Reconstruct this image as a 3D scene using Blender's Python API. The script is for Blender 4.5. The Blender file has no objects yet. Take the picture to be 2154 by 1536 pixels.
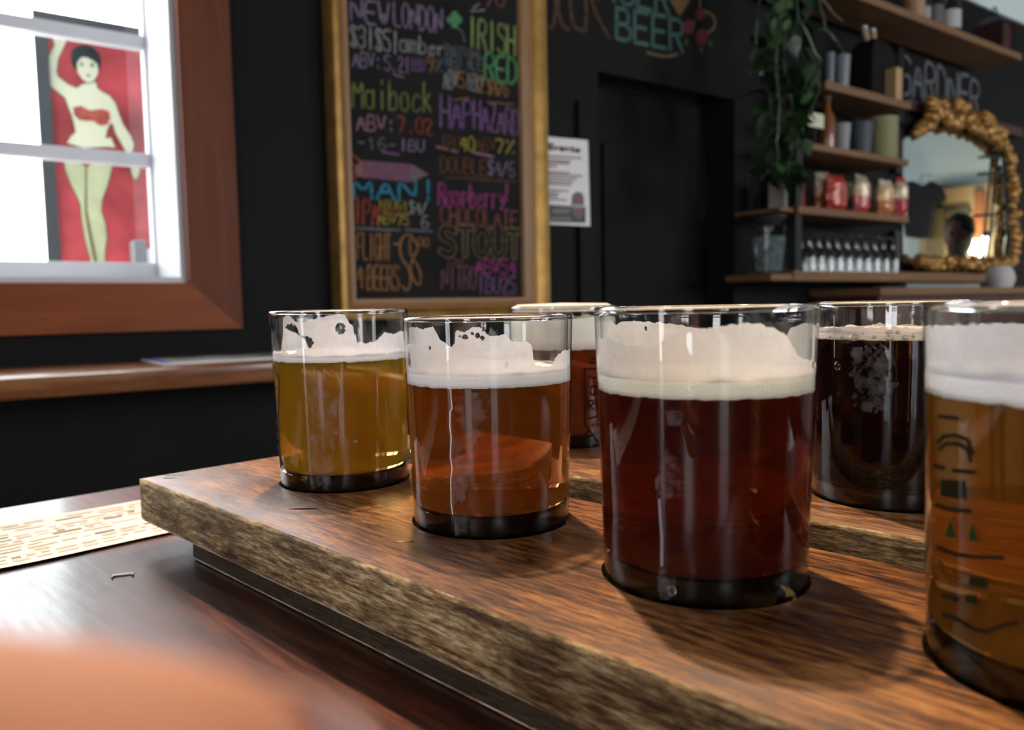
import bpy, bmesh, math, random
from mathutils import Vector, Matrix, noise
C = bpy.context.scene.collection
SC = bpy.context.scene
rnd = random.Random(7)
PI = math.pi
# ------------------------------------------------------------------ camera, world, lights, exposure
EYE = 1.162                     # camera height above the floor
TOP = EYE - 0.0837               # top face of the tasting boards
TABLE = EYE - 0.1197             # table top
FPX, CX, CY = 1658.0, 1077.0, 768.0
PITCH, ROLL = math.radians(4.36), -0.018
_F = Vector((0, math.cos(PITCH), -math.sin(PITCH)))
_U = Vector((0, math.sin(PITCH), math.cos(PITCH)))
_R = Vector((1, 0, 0))
CR = _R*math.cos(ROLL) + _U*math.sin(ROLL)
CU = -_R*math.sin(ROLL) + _U*math.cos(ROLL)
CAM = Vector((0, 0, EYE))
cd = bpy.data.cameras.new('camera'); cam = bpy.data.objects.new('camera', cd); C.objects.link(cam)
m = Matrix.Identity(4)
for i in range(3):
    m[i][0] = CR[i]; m[i][1] = CU[i]; m[i][2] = -_F[i]; m[i][3] = CAM[i]
cam.matrix_world = m
cd.sensor_width = 36; cd.lens = FPX/2154*36
cd.clip_start = 0.004; cd.clip_end = 100
cd.dof.use_dof = True; cd.dof.focus_distance = 0.30
cd.dof.aperture_fstop = cd.lens/2.1
SC.camera = cam
w = bpy.data.worlds.new('sky'); SC.world = w; w.use_nodes = True
nt = w.node_tree; bg = nt.nodes['Background']
bg.inputs[0].default_value = (0.95, 0.97, 1.0, 1); bg.inputs[1].default_value = 4.9
SC.view_settings.view_transform = 'Standard'; SC.view_settings.look = 'None'
SC.view_settings.exposure = 1.18; SC.view_settings.gamma = 1.0
SC.view_settings.use_curve_mapping = False
SC.cycles.max_bounces = 14; SC.cycles.transmission_bounces = 12; SC.cycles.transparent_max_bounces = 24
SC.cycles.diffuse_bounces = 4; SC.cycles.glossy_bounces = 6
SC.cycles.sample_clamp_indirect = 6.0; SC.cycles.blur_glossy = 0.6
SC.cycles.use_denoising = True

# wall frame: s along the back wall, q out of it, h above the eye
WD = 1.62
WA = math.radians(35.5)
W = Vector((math.cos(WA), math.sin(WA), 0)); N = Vector((math.sin(WA), -math.cos(WA), 0))
O = Vector((-N.x*WD, -N.y*WD, EYE))
def wp(s, q, h): return O + W*s + N*q + Vector((0, 0, h))
WROT = Matrix(((W.x, -N.x, 0, O.x), (W.y, -N.y, 0, O.y), (0, 0, 1, O.z), (0, 0, 0, 1)))   # local x = s, y = -q, z = h
def ray(px, py):
    return (_F*1.0 + CR*((px-CX)/FPX) - CU*((py-CY)/FPX))
def on_wall(px, py, q=0.0):          # pixel of the photograph -> (s, h) on the plane q
    d = ray(px, py); k = (q - (CAM-O).dot(N))/d.dot(N); p = CAM + d*k - O
    return p.dot(W), p.z
def on_z(px, py, z):
    d = ray(px, py); return CAM + d*((z-EYE)/d.z)
D45 = math.sqrt(.5)
def bp(t, n, z=0.0): return Vector(((n-t)*D45, (n+t)*D45, z))   # board frame: t towards the far left, n across

def portal(loc, rx, ry, nrm):
    l = bpy.data.lights.new('window_daylight', 'AREA'); l.shape = 'RECTANGLE'; l.size = rx; l.size_y = ry
    l.cycles.is_portal = True
    o = bpy.data.objects.new('window_daylight', l); C.objects.link(o)
    z = -nrm.normalized(); z = -nrm.normalized()
    o.location = loc; zz = -nrm.normalized()*1.0
    up = Vector((0, 0, 1)); zl = zz; xl = up.cross(zl).normalized(); yl = zl.cross(xl)
    M = Matrix.Identity(4)
    for i in range(3): M[i][0] = xl[i]; M[i][1] = yl[i]; M[i][2] = zl[i]; M[i][3] = loc[i]
    o.matrix_world = M
# windows of the room: (wall, along0, along1, h0, h1)
SL, SR_, QF = -1.9, 6.3, 4.4
FLOOR_H, CEIL_H = -EYE, 1.75
WIN1 = (-0.55, 0.383, 0.053, 1.15)           # s0,s1,h0,h1 in the back wall
WL = [(1.28, 1.50, -1.0, 1.25), (2.25, 2.75, -1.0, 1.25)]    # q0,q1 in the left wall
WF = [(-1.75, -1.1, 0.06, 1.4), (1.65, 3.0, 0.06, 1.4), (3.4, 5.0, 0.06, 1.4)]   # s0,s1 in the front wall
portal(wp((WIN1[0]+WIN1[1])/2, -0.06, (WIN1[2]+WIN1[3])/2), WIN1[1]-WIN1[0], WIN1[3]-WIN1[2], N)
for a, b, c, d in WL: portal(wp(SL-.02, (a+b)/2, (c+d)/2), b-a, d-c, W)
for a, b, c, d in WF: portal(wp((a+b)/2, QF+.02, (c+d)/2), b-a, d-c, -N)
# ------------------------------------------------------------------ helpers
def link(o): C.objects.link(o); return o
def tag(o, label=None, cat=None, group=None, kind=None):
    if label: o['label'] = label
    if cat: o['category'] = cat
    if group: o['group'] = group
    if kind: o['kind'] = kind
    return o
def empty(name, loc=(0, 0, 0), rz=0, mat=None, **k):
    o = bpy.data.objects.new(name, None); link(o); o.empty_display_size = .05
    if mat is not None: o.matrix_world = mat
    else: o.location = loc; o.rotation_euler = (0, 0, rz)
    return tag(o, **k)
class MB:
    def __init__(s): s.v = []; s.f = []; s.m = []; s.mi = 0
    def add(s, vs, fs):
        b = len(s.v); s.v += [tuple(v) for v in vs]; s.f += [tuple(i+b for i in f) for f in fs]; s.m += [s.mi]*len(fs); return s
    def box(s, x0, x1, y0, y1, z0, z1):
        vs = [(x, y, z) for z in (z0, z1) for y in (y0, y1) for x in (x0, x1)]
        return s.add(vs, [(0, 2, 3, 1), (4, 5, 7, 6), (0, 1, 5, 4), (2, 6, 7, 3), (0, 4, 6, 2), (1, 3, 7, 5)])
    def quad(s, a, b, c, d): return s.add([a, b, c, d], [(0, 1, 2, 3)])
    def lathe(s, prof, n=48, c=(0, 0, 0), a0=0, close=False):
        vs = []; fs = []
        for r, z in prof:
            for i in range(n):
                a = a0+2*PI*i/n; vs.append((c[0]+r*math.cos(a), c[1]+r*math.sin(a), c[2]+z))
        k = len(prof)
        for j in range(k if close else k-1):
            j2 = (j+1) % k
            for i in range(n):
                fs.append((j*n+i, j*n+(i+1) % n, j2*n+(i+1) % n, j2*n+i))
        return s.add(vs, fs)
    def tube(s, pts, rad, n=8, cap=True):
        pts = [Vector(p) for p in pts]; vs = []; fs = []
        rad = rad if isinstance(rad, (list, tuple)) else [rad]*len(pts)
        for i, p in enumerate(pts):
            t = (pts[min(i+1, len(pts)-1)]-pts[max(i-1, 0)]).normalized()
            u = t.cross(Vector((0.13, 0.21, 1))); u = u.normalized() if u.length > 1e-4 else Vector((1, 0, 0))
            v = t.cross(u)
            for j in range(n):
                a = 2*PI*j/n; vs.append(p+(u*math.cos(a)+v*math.sin(a))*rad[i])
        for i in range(len(pts)-1):
            for j in range(n):
                fs.append((i*n+j, i*n+(j+1) % n, (i+1)*n+(j+1) % n, (i+1)*n+j))
        if cap: fs.append(tuple(range(n-1, -1, -1))); fs.append(tuple((len(pts)-1)*n+j for j in range(n)))
        return s.add(vs, fs)
    def ball(s, c, rx, ry=None, rz=None, n=12, k=8, wob=0, seed=0):
        ry = ry or rx; rz = rz or rx; vs = []; fs = []
        for j in range(k+1):
            th = PI*j/k
            for i in range(n):
                ph = 2*PI*i/n; d = Vector((math.sin(th)*math.cos(ph), math.sin(th)*math.sin(ph), math.cos(th)))
                w_ = 1+wob*noise.noise(d*2.1+Vector((seed, seed*.7, 3)))
                vs.append((c[0]+d.x*rx*w_, c[1]+d.y*ry*w_, c[2]+d.z*rz*w_))
        for j in range(k):
            for i in range(n): fs.append((j*n+i, (j+1)*n+i, (j+1)*n+(i+1) % n, j*n+(i+1) % n))
        return s.add(vs, fs)
    def build(s, name, mats, parent=None, smooth=False, merge=False, bevel=0, seg=2, **k):
        me = bpy.data.meshes.new(name); me.from_pydata([tuple(v) for v in s.v], [], s.f)
        for mt in (mats if isinstance(mats, (list, tuple)) else [mats]): me.materials.append(mt)
        me.polygons.foreach_set('material_index', s.m)
        if merge or bevel:
            bm = bmesh.new(); bm.from_mesh(me)
            if merge: bmesh.ops.remove_doubles(bm, verts=bm.verts, dist=1e-6)
            if bevel: bmesh.ops.bevel(bm, geom=list(bm.edges), offset=bevel, segments=seg, affect='EDGES', profile=.6)
            bm.to_mesh(me); bm.free()
        if smooth:
            me.polygons.foreach_set('use_smooth', [True]*len(me.polygons))
            if smooth != 'all': me.set_sharp_from_angle(angle=math.radians(38))
        me.update()
        o = bpy.data.objects.new(name, me); link(o)
        if parent is not None: o.parent = parent
        return tag(o, **k)
# ---- materials
def mat(name):
    m = bpy.data.materials.new(name); m.use_nodes = True
    return m, m.node_tree, m.node_tree.nodes['Principled BSDF']
def setp(b, **k):
    for a, v in k.items():
        n = a.replace('_', ' ').title().replace('Ior', 'IOR')
        b.inputs[n].default_value = (*v, 1) if isinstance(v, tuple) else v
def plain(name, col, rough=.5, metal=0, bump=0, bscale=200, var=0, vscale=8, coat=0, spec=.5, emit=None, es=0):
    m, nt, b = mat(name); setp(b, base_color=col, roughness=rough, metallic=metal)
    b.inputs['Specular IOR Level'].default_value = spec; b.inputs['Coat Weight'].default_value = coat
    L = nt.links; tc = nt.nodes.new('ShaderNodeTexCoord')
    if var:
        n = nt.nodes.new('ShaderNodeTexNoise'); n.inputs['Scale'].default_value = vscale; n.inputs['Detail'].default_value = 6
        L.new(tc.outputs['Object'], n.inputs['Vector'])
        r = nt.nodes.new('ShaderNodeValToRGB'); r.color_ramp.elements[0].position = .3; r.color_ramp.elements[1].position = .7
        r.color_ramp.elements[0].color = (*[c*(1-var) for c in col], 1); r.color_ramp.elements[1].color = (*[min(1, c*(1+var)) for c in col], 1)
        L.new(n.outputs['Fac'], r.inputs[0]); L.new(r.outputs[0], b.inputs['Base Color'])
    if bump:
        n = nt.nodes.new('ShaderNodeTexNoise'); n.inputs['Scale'].default_value = bscale; n.inputs['Detail'].default_value = 5
        L.new(tc.outputs['Object'], n.inputs['Vector'])
        bu = nt.nodes.new('ShaderNodeBump'); bu.inputs['Strength'].default_value = bump; bu.inputs['Distance'].default_value = .001
        L.new(n.outputs['Fac'], bu.inputs['Height']); L.new(bu.outputs[0], b.inputs['Normal'])
    if emit: setp(b, emission_color=emit); b.inputs['Emission Strength'].default_value = es
    return m
def ramp(nt, stops):
    r = nt.nodes.new('ShaderNodeValToRGB'); e = r.color_ramp.elements
    while len(e) < len(stops): e.new(.5)
    for i, (p, c) in enumerate(stops): e[i].position = p; e[i].color = (*c, 1)
    return r
def wood(name, stops, axis='x', sc=1.0, rough=(.3, .5), bump=.3, coat=0.0, fine=.5, blotch=None, coatr=.1, bdist=.0006, gs=12.0, xs=2.0, spec=.5, ys=26):
    """grain running along an axis of the object's own frame; sc scales the pattern (1 = a board a few cm wide)"""
    m, nt, b = mat(name); L = nt.links
    tc = nt.nodes.new('ShaderNodeTexCoord'); mp = nt.nodes.new('ShaderNodeMapping')
    s_ = {'x': (xs, ys, ys), 'y': (ys, xs, ys), 'z': (ys, ys, xs)}[axis]
    mp.inputs['Scale'].default_value = tuple(v*sc for v in s_)
    L.new(tc.outputs['Object'], mp.inputs['Vector'])
    n1 = nt.nodes.new('ShaderNodeTexNoise'); n1.inputs['Scale'].default_value = 1.6; n1.inputs['Detail'].default_value = 8; n1.inputs['Distortion'].default_value = .9; n1.inputs['Roughness'].default_value = .62
    n2 = nt.nodes.new('ShaderNodeTexNoise'); n2.inputs['Scale'].default_value = gs; n2.inputs['Detail'].default_value = 6; n2.inputs['Roughness'].default_value = .75
    L.new(mp.outputs[0], n1.inputs['Vector']); L.new(mp.outputs[0], n2.inputs['Vector'])
    mx = nt.nodes.new('ShaderNodeMix'); mx.data_type = 'FLOAT'; mx.inputs[0].default_value = fine
    L.new(n1.outputs['Fac'], mx.inputs[2]); L.new(n2.outputs['Fac'], mx.inputs[3])
    r = ramp(nt, stops); L.new(mx.outputs[0], r.inputs[0])
    col = r.outputs[0]
    if blotch:
        n3 = nt.nodes.new('ShaderNodeTexNoise'); n3.inputs['Scale'].default_value = blotch[0]; n3.inputs['Detail'].default_value = 4
        L.new(tc.outputs['Object'], n3.inputs['Vector'])
        r3 = ramp(nt, [(blotch[1], (0, 0, 0)), (blotch[2], (1, 1, 1))]); L.new(n3.outputs['Fac'], r3.inputs[0])
        m3 = nt.nodes.new('ShaderNodeMix'); m3.data_type = 'RGBA'; m3.blend_type = 'MULTIPLY'
        m3.inputs[7].default_value = (*blotch[3], 1)
        L.new(r3.outputs[0], m3.inputs[0]); L.new(col, m3.inputs[6]); col = m3.outputs[2]
    L.new(col, b.inputs['Base Color'])
    rr = nt.nodes.new('ShaderNodeMapRange'); rr.inputs[1].default_value = .35; rr.inputs[2].default_value = .65; rr.inputs[3].default_value = rough[0]; rr.inputs[4].default_value = rough[1]
    L.new(n2.outputs['Fac'], rr.inputs[0]); L.new(rr.outputs[0], b.inputs['Roughness'])
    bu = nt.nodes.new('ShaderNodeBump'); bu.inputs['Strength'].default_value = bump; bu.inputs['Distance'].default_value = bdist
    L.new(mx.outputs[0], bu.inputs['Height']); L.new(bu.outputs[0], b.inputs['Normal'])
    b.inputs['Coat Weight'].default_value = coat; b.inputs['Coat Roughness'].default_value = coatr; b.inputs['Specular IOR Level'].default_value = spec
    return m
def thin_glass(name, tint=(.99, .99, .985), edge=(.62, .65, .63), f0=.042):
    m, nt, b = mat(name); L = nt.links; nt.nodes.remove(b); out = nt.nodes['Material Output']
    g = nt.nodes.new('ShaderNodeNewGeometry'); dp = nt.nodes.new('ShaderNodeVectorMath'); dp.operation = 'DOT_PRODUCT'
    L.new(g.outputs['Normal'], dp.inputs[0]); L.new(g.outputs['Incoming'], dp.inputs[1])
    ab = nt.nodes.new('ShaderNodeMath'); ab.operation = 'ABSOLUTE'; L.new(dp.outputs['Value'], ab.inputs[0])
    iv = nt.nodes.new('ShaderNodeMath'); iv.operation = 'SUBTRACT'; iv.inputs[0].default_value = 1; iv.use_clamp = True; L.new(ab.outputs[0], iv.inputs[1])
    pw = nt.nodes.new('ShaderNodeMath'); pw.operation = 'POWER'; pw.inputs[1].default_value = 5; L.new(iv.outputs[0], pw.inputs[0])
    mr = nt.nodes.new('ShaderNodeMath'); mr.operation = 'MULTIPLY_ADD'; mr.inputs[1].default_value = 1-f0; mr.inputs[2].default_value = f0; L.new(pw.outputs[0], mr.inputs[0])
    p3 = nt.nodes.new('ShaderNodeMath'); p3.operation = 'POWER'; p3.inputs[1].default_value = 4; L.new(iv.outputs[0], p3.inputs[0])
    mc = nt.nodes.new('ShaderNodeMix'); mc.data_type = 'RGBA'; mc.inputs[6].default_value = (*tint, 1); mc.inputs[7].default_value = (*edge, 1); L.new(p3.outputs[0], mc.inputs[0])
    t = nt.nodes.new('ShaderNodeBsdfTransparent'); L.new(mc.outputs[2], t.inputs[0])
    gl = nt.nodes.new('ShaderNodeBsdfGlossy'); gl.inputs['Roughness'].default_value = .02
    ms = nt.nodes.new('ShaderNodeMixShader'); L.new(mr.outputs[0], ms.inputs[0]); L.new(t.outputs[0], ms.inputs[1]); L.new(gl.outputs[0], ms.inputs[2])
    L.new(ms.outputs[0], out.inputs['Surface'])
    return m
def real_glass(name, col=(1, 1, 1), ior=1.5, rough=0.0, vol=None):
    m, nt, b = mat(name); L = nt.links; nt.nodes.remove(b); out = nt.nodes['Material Output']
    g = nt.nodes.new('ShaderNodeBsdfGlass'); g.inputs['IOR'].default_value = ior; g.inputs['Color'].default_value = (*col, 1); g.inputs['Roughness'].default_value = rough
    L.new(g.outputs[0], out.inputs['Surface'])
    if vol:
        v = nt.nodes.new('ShaderNodeVolumeAbsorption'); v.inputs[0].default_value = (*vol[0], 1); v.inputs[1].default_value = vol[1]; L.new(v.outputs[0], out.inputs['Volume'])
    return m
def beer_mat(name, vc, dens, haze, hcol):
    m, nt, b = mat(name); L = nt.links; out = nt.nodes['Material Output']
    g = nt.nodes.new('ShaderNodeBsdfRefraction'); g.inputs['IOR'].default_value = 1.34; g.inputs['Roughness'].default_value = .02
    nt.nodes.remove(b); b = nt.nodes.new('ShaderNodeSubsurfaceScattering')
    b.inputs['Color'].default_value = (*hcol, 1); b.inputs['Radius'].default_value = (1, .45, .12); b.inputs['Scale'].default_value = .02
    ms = nt.nodes.new('ShaderNodeMixShader'); ms.inputs[0].default_value = haze
    L.new(g.outputs[0], ms.inputs[1]); L.new(b.outputs[0], ms.inputs[2]); L.new(ms.outputs[0], out.inputs['Surface'])
    v = nt.nodes.new('ShaderNodeVolumeAbsorption'); v.inputs[0].default_value = (*vc, 1); v.inputs[1].default_value = dens; L.new(v.outputs[0], out.inputs['Volume'])
    return m
def foam_mat(name, col):
    m, nt, b = mat(name); L = nt.links
    setp(b, base_color=col, roughness=.45)
    b.inputs['Subsurface Weight'].default_value = .35; b.inputs['Subsurface Radius'].default_value = (1, .9, .75); b.inputs['Subsurface Scale'].default_value = .004
    tc = nt.nodes.new('ShaderNodeTexCoord'); v = nt.nodes.new('ShaderNodeTexVoronoi'); v.inputs['Scale'].default_value = 1300
    L.new(tc.outputs['Object'], v.inputs['Vector'])
    bu = nt.nodes.new('ShaderNodeBump'); bu.inputs['Strength'].default_value = .35; bu.inputs['Distance'].default_value = .0004; bu.invert = True
    L.new(v.outputs['Distance'], bu.inputs['Height']); L.new(bu.outputs[0], b.inputs['Normal'])
    return m
def film_mat(name, col, lo=.7, hi=.97, scale=160, p0=.35, p1=.65):
    m, nt, b = mat(name); L = nt.links; nt.nodes.remove(b); out = nt.nodes['Material Output']
    d = nt.nodes.new('ShaderNodeBsdfDiffuse'); d.inputs[0].default_value = (*col, 1)
    t2 = nt.nodes.new('ShaderNodeBsdfTranslucent'); t2.inputs[0].default_value = (*col, 1)
    a = nt.nodes.new('ShaderNodeMixShader'); a.inputs[0].default_value = .4; L.new(d.outputs[0], a.inputs[1]); L.new(t2.outputs[0], a.inputs[2])
    t = nt.nodes.new('ShaderNodeBsdfTransparent')
    tc = nt.nodes.new('ShaderNodeTexCoord'); n = nt.nodes.new('ShaderNodeTexNoise'); n.inputs['Scale'].default_value = scale; n.inputs['Detail'].default_value = 8; n.inputs['Roughness'].default_value = .7
    L.new(tc.outputs['Object'], n.inputs['Vector'])
    mr = nt.nodes.new('ShaderNodeMapRange'); mr.inputs[1].default_value = p0; mr.inputs[2].default_value = p1; mr.inputs[3].default_value = lo; mr.inputs[4].default_value = hi
    L.new(n.outputs['Fac'], mr.inputs[0])
    ms = nt.nodes.new('ShaderNodeMixShader'); L.new(mr.outputs[0], ms.inputs[0]); L.new(t.outputs[0], ms.inputs[1]); L.new(a.outputs[0], ms.inputs[2])
    L.new(ms.outputs[0], out.inputs['Surface'])
    return m
# ------------------------------------------------------------------ materials
M_BLACK = plain('charcoal wall paint', (.0085, .0085, .009), .65, spec=.12, bump=.25, bscale=60, var=.2, vscale=3)
M_BLACKDOOR = plain('black door paint', (.005, .005, .0055), .6, spec=.12, bump=.2, bscale=40, var=.2)
M_WHITE = plain('white window paint', (.60, .60, .63), .45, bump=.1)
M_PALE = plain('pale blue wall paint', (.62, .73, .73), .7, bump=.1, var=.06, vscale=1.5)
M_CEIL = plain('ceiling paint', (.10, .095, .09), .8, bump=.2)
M_FLOOR = wood('floorboards', [(.3, (.05, .03, .018)), (.7, (.16, .10, .06))], 'x', .3, (.35, .5), .2)
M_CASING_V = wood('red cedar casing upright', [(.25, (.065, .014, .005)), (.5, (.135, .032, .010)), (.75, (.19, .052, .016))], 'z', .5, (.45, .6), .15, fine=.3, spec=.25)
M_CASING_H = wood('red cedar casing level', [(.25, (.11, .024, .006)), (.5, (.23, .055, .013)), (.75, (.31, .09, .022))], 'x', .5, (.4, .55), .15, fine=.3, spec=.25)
M_LEDGE = wood('ledge wood', [(.25, (.03, .010, .006)), (.45, (.17, .055, .02)), (.6, (.30, .12, .045)), (.8, (.10, .035, .015))], 'x', .55, (.25, .4), .25, coat=.4, fine=.35)
M_SHELF = wood('shelf plank', [(.25, (.07, .03, .012)), (.55, (.20, .10, .042)), (.8, (.30, .16, .07))], 'x', .6, (.5, .7), .3)
M_GOLD = plain('gilt frame', (.50, .29, .085), .38, .75, bump=.35, bscale=90, var=.25, vscale=20)
M_GOLDIN = wood('frame inner wood', [(.3, (.16, .075, .022)), (.7, (.36, .19, .065))], 'z', .6, (.4, .5), .15)
M_GOLDINH = wood('frame inner wood level', [(.3, (.17, .075, .022)), (.7, (.33, .16, .05))], 'x', .6, (.4, .5), .15)
M_SLATE = plain('chalkboard', (.010, .0095, .010), .7, spec=.15, var=.35, vscale=10)
M_METAL = plain('black iron', (.02, .02, .022), .45, .6)
M_TABLE = wood('varnished table', [(.30, (.012, .0035, .002)), (.46, (.055, .012, .005)), (.60, (.15, .034, .011)), (.8, (.05, .012, .006))], 'x', .8, (.35, .5), .25, coat=.36, fine=.45, coatr=.17, blotch=(7, .45, .6, (.3, .25, .25)), xs=3, spec=.3)
M_BTOP = wood('stained board top', [(.37, (.016, .006, .003)), (.455, (.11, .038, .011)), (.525, (.30, .115, .028)), (.63, (.52, .25, .08))], 'x', 1.25, (.33, .55), .6, coat=.12, fine=.66, coatr=.2, blotch=(20, .46, .66, (.45, .40, .36)), gs=12, xs=5, ys=42, spec=.3)
M_BSIDE = wood('worn board edge', [(.37, (.030, .015, .007)), (.455, (.17, .095, .038)), (.525, (.43, .29, .13)), (.60, (.78, .64, .40))], 'x', 1.25, (.55, .8), 1.0, fine=.7, bdist=.001, gs=13, xs=6, ys=42, spec=.25, blotch=(40, .45, .65, (.45, .40, .36)))
M_BWORN = wood('pale worn arris', [(.38, (.12, .08, .045)), (.46, (.42, .33, .22)), (.56, (.80, .74, .60))], 'x', 1.8, (.4, .6), .9, fine=.66, gs=13, xs=6, ys=42)
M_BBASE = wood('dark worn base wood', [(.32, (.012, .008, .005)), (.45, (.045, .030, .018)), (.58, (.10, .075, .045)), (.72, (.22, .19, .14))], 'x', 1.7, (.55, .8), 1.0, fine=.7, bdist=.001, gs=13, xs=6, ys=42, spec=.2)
M_PAPER = plain('cream paper', (.95, .89, .78), .7, var=.04, vscale=20)
M_WPAPER = plain('white paper', (.80, .77, .78), .6)
M_DKINK = plain('dark ink', (.03, .025, .02), .7)
M_SKIN = plain('skin', (.54, .26, .165), .7, spec=.2, bump=.1, bscale=800, var=.08, vscale=40)
setp(M_SKIN.node_tree.nodes['Principled BSDF'], subsurface_weight=.25, subsurface_scale=.004)
M_GLASS = thin_glass('tumbler glass'); M_PANE = thin_glass('window pane', (.95, .97, .97), (.8, .85, .85))
M_RIM = real_glass('glass rim', (1, 1, 1)); M_BASE = real_glass('thick glass base', (.9, .9, .86), vol=((.55, .5, .35), 160))
M_MIRROR = plain('mirror silver', (.80, .84, .83), .02, 1.0)
M_FOAM = foam_mat('white foam', (.97, .96, .95)); M_FOAMC = foam_mat('cream foam', (.97, .92, .74)); M_FOAMT = foam_mat('tan foam', (.86, .76, .60))
M_LACE = film_mat('foam lacing', (.80, .79, .82), .82, .99); M_LACEC = film_mat('cream lacing', (.80, .77, .75), .85, .99)
M_DAMP_SHEEN = film_mat('damp_window_reflection', (.60, .58, .60), .0, .34, 150, .42, .66)  # pale film colour standing in for window light reflected off wet glass
M_DROP = real_glass('water drop', ior=1.33)
M_PRINT = plain('black print', (.008, .008, .006), .8, spec=.05)
def col(name, c, r=.6, **k): return plain(name, c, r, **k)
# ------------------------------------------------------------------ room shell (all in the wall frame)
def wbuild(mb, name, mats, parent=None, **k):
    o = mb.build(name, mats, parent, **k)
    if parent is None: o.matrix_world = WROT
    return o
def wall_boxes(mb, u0, u1, v0, v1, holes, fn):
    """tiles the rectangle around the holes; fn(u0,u1,v0,v1) adds one block"""
    us = sorted({u0, u1} | {x for h in holes for x in h[:2]})
    for a, b in zip(us, us[1:]):
        hs = sorted([h[2:] for h in holes if h[0] < b-1e-6 and h[1] > a+1e-6]); v = v0
        for c, d in hs:
            if c > v: fn(a, b, v, c)
            v = d
        if v < v1: fn(a, b, v, v1)
dl, dt = on_wall(1258, 150, 0); dr, _ = on_wall(1545, 215, 0)
_, ht = on_wall(2030, 0, 0)
DOOR = (dl, dr, FLOOR_H, dt)
mb = MB()
wall_boxes(mb, SL-.15, SR_+.15, FLOOR_H-.1, CEIL_H+.1, [WIN1, DOOR], lambda a, b, c, d: mb.box(a, b, 0, .16, c, d))
wbuild(mb, 'wall_back', M_BLACK, kind='structure')
mb = MB(); mb.box(2.3, SR_, -.012, 0, ht, CEIL_H); wbuild(mb, 'trim_1', M_PALE, kind='structure')
mb = MB(); wall_boxes(mb, 0, QF, FLOOR_H-.1, CEIL_H+.1, WL, lambda a, b, c, d: mb.box(SL-.15, SL, -b, -a, c, d))
wbuild(mb, 'wall_left', plain('left wall paint', (.04, .037, .035), .7), kind='structure')
mb = MB(); mb.box(SR_, SR_+.15, -QF, 0, FLOOR_H-.1, CEIL_H+.1); wbuild(mb, 'wall_right', M_PALE, kind='structure')
mb = MB(); wall_boxes(mb, SL-.15, SR_+.15, FLOOR_H-.1, CEIL_H+.1, WF, lambda a, b, c, d: mb.box(a, b, -QF-.15, -QF, c, d))
wbuild(mb, 'wall_front', plain('front wall paint', (.04, .037, .035), .7), kind='structure')
mb = MB(); mb.box(SL-.15, SR_+.15, -QF-.15, .16, FLOOR_H-.1, FLOOR_H); wbuild(mb, 'floor', M_FLOOR, kind='structure')
mb = MB(); mb.box(SL-.15, SR_+.15, -QF-.15, .16, CEIL_H, CEIL_H+.1); wbuild(mb, 'ceiling', M_CEIL, kind='structure')
# door in the recess
d1 = empty('door_1', mat=WROT, kind='structure')
mb = MB(); mb.box(dl+.002, dr-.002, .10, .14, FLOOR_H+.004, dt-.002); mb.build('door_panel', M_BLACKDOOR, d1)
mb = MB(); mb.box(dl+.10, dr-.10, .09, .10, -.25, dt-.16).box(dl+.10, dr-.10, .09, .10, FLOOR_H+.15, -.4); mb.build('raised_panel', M_BLACKDOOR, d1, bevel=.004)
# upright battens on the wall left of the recess
for i, (a, b) in enumerate(((1148, 1199), (1219, 1257))):
    s0, _ = on_wall(a, 300, .015); s1, _ = on_wall(b, 300, .015)
    mb = MB(); mb.box(s0, s1, -.015, 0, FLOOR_H+.005, .53 if i else .52); wbuild(mb, 'trim_%d' % (i+2), M_BLACK, kind='structure')
# window_1 with the red casing
def wpx(px, py, q=0): return on_wall(px, py, q)
w1 = empty('window_1', mat=WROT, kind='structure')
s0, s1, h0, h1 = WIN1
cs, ch = wpx(512, 692, .022)
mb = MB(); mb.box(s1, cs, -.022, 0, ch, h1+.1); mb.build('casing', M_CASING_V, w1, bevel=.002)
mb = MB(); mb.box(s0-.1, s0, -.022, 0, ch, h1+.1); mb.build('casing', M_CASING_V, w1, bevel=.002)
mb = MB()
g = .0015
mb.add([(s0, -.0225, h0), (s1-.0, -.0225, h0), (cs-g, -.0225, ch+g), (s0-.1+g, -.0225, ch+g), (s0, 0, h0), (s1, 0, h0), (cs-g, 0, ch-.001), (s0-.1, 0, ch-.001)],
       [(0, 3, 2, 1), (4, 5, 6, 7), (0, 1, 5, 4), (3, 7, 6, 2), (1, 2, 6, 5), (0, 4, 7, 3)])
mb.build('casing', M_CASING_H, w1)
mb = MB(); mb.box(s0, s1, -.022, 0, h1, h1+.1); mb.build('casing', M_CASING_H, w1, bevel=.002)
JD = .19
mb = MB(); mb.box(s1-.012, s1-.0005, -.002, JD+.05, h0, h1).box(s0+.0005, s0+.012, -.002, JD+.05, h0, h1).box(s0, s1, -.002, JD+.05, h1-.012, h1-.0005)
mb.build('jamb', M_WHITE, w1)
mb = MB(); mb.box(s0, s1, -.004, JD+.06, h0+.0005, h0+.012); mb.build('sill', M_WHITE, w1, bevel=.001)
sx, _ = wpx(313, 300, -JD)
mb = MB(); mb.box(sx, s1-.012, JD, JD+.035, h0+.01, h1-.01); mb.build('sash_stile', M_WHITE, w1, bevel=.002)
mb = MB(); mb.box(s0+.012, s0+.012+(s1-.012-sx), JD, JD+.035, h0+.01, h1-.01); mb.build('sash_stile', M_WHITE, w1, bevel=.002)
_, rt = wpx(200, 551, -JD)
mb = MB(); mb.box(s0+.05, sx, JD, JD+.035, h0+.012, rt); mb.build('bottom_rail', M_WHITE, w1, bevel=.002)
muh = []
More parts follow.
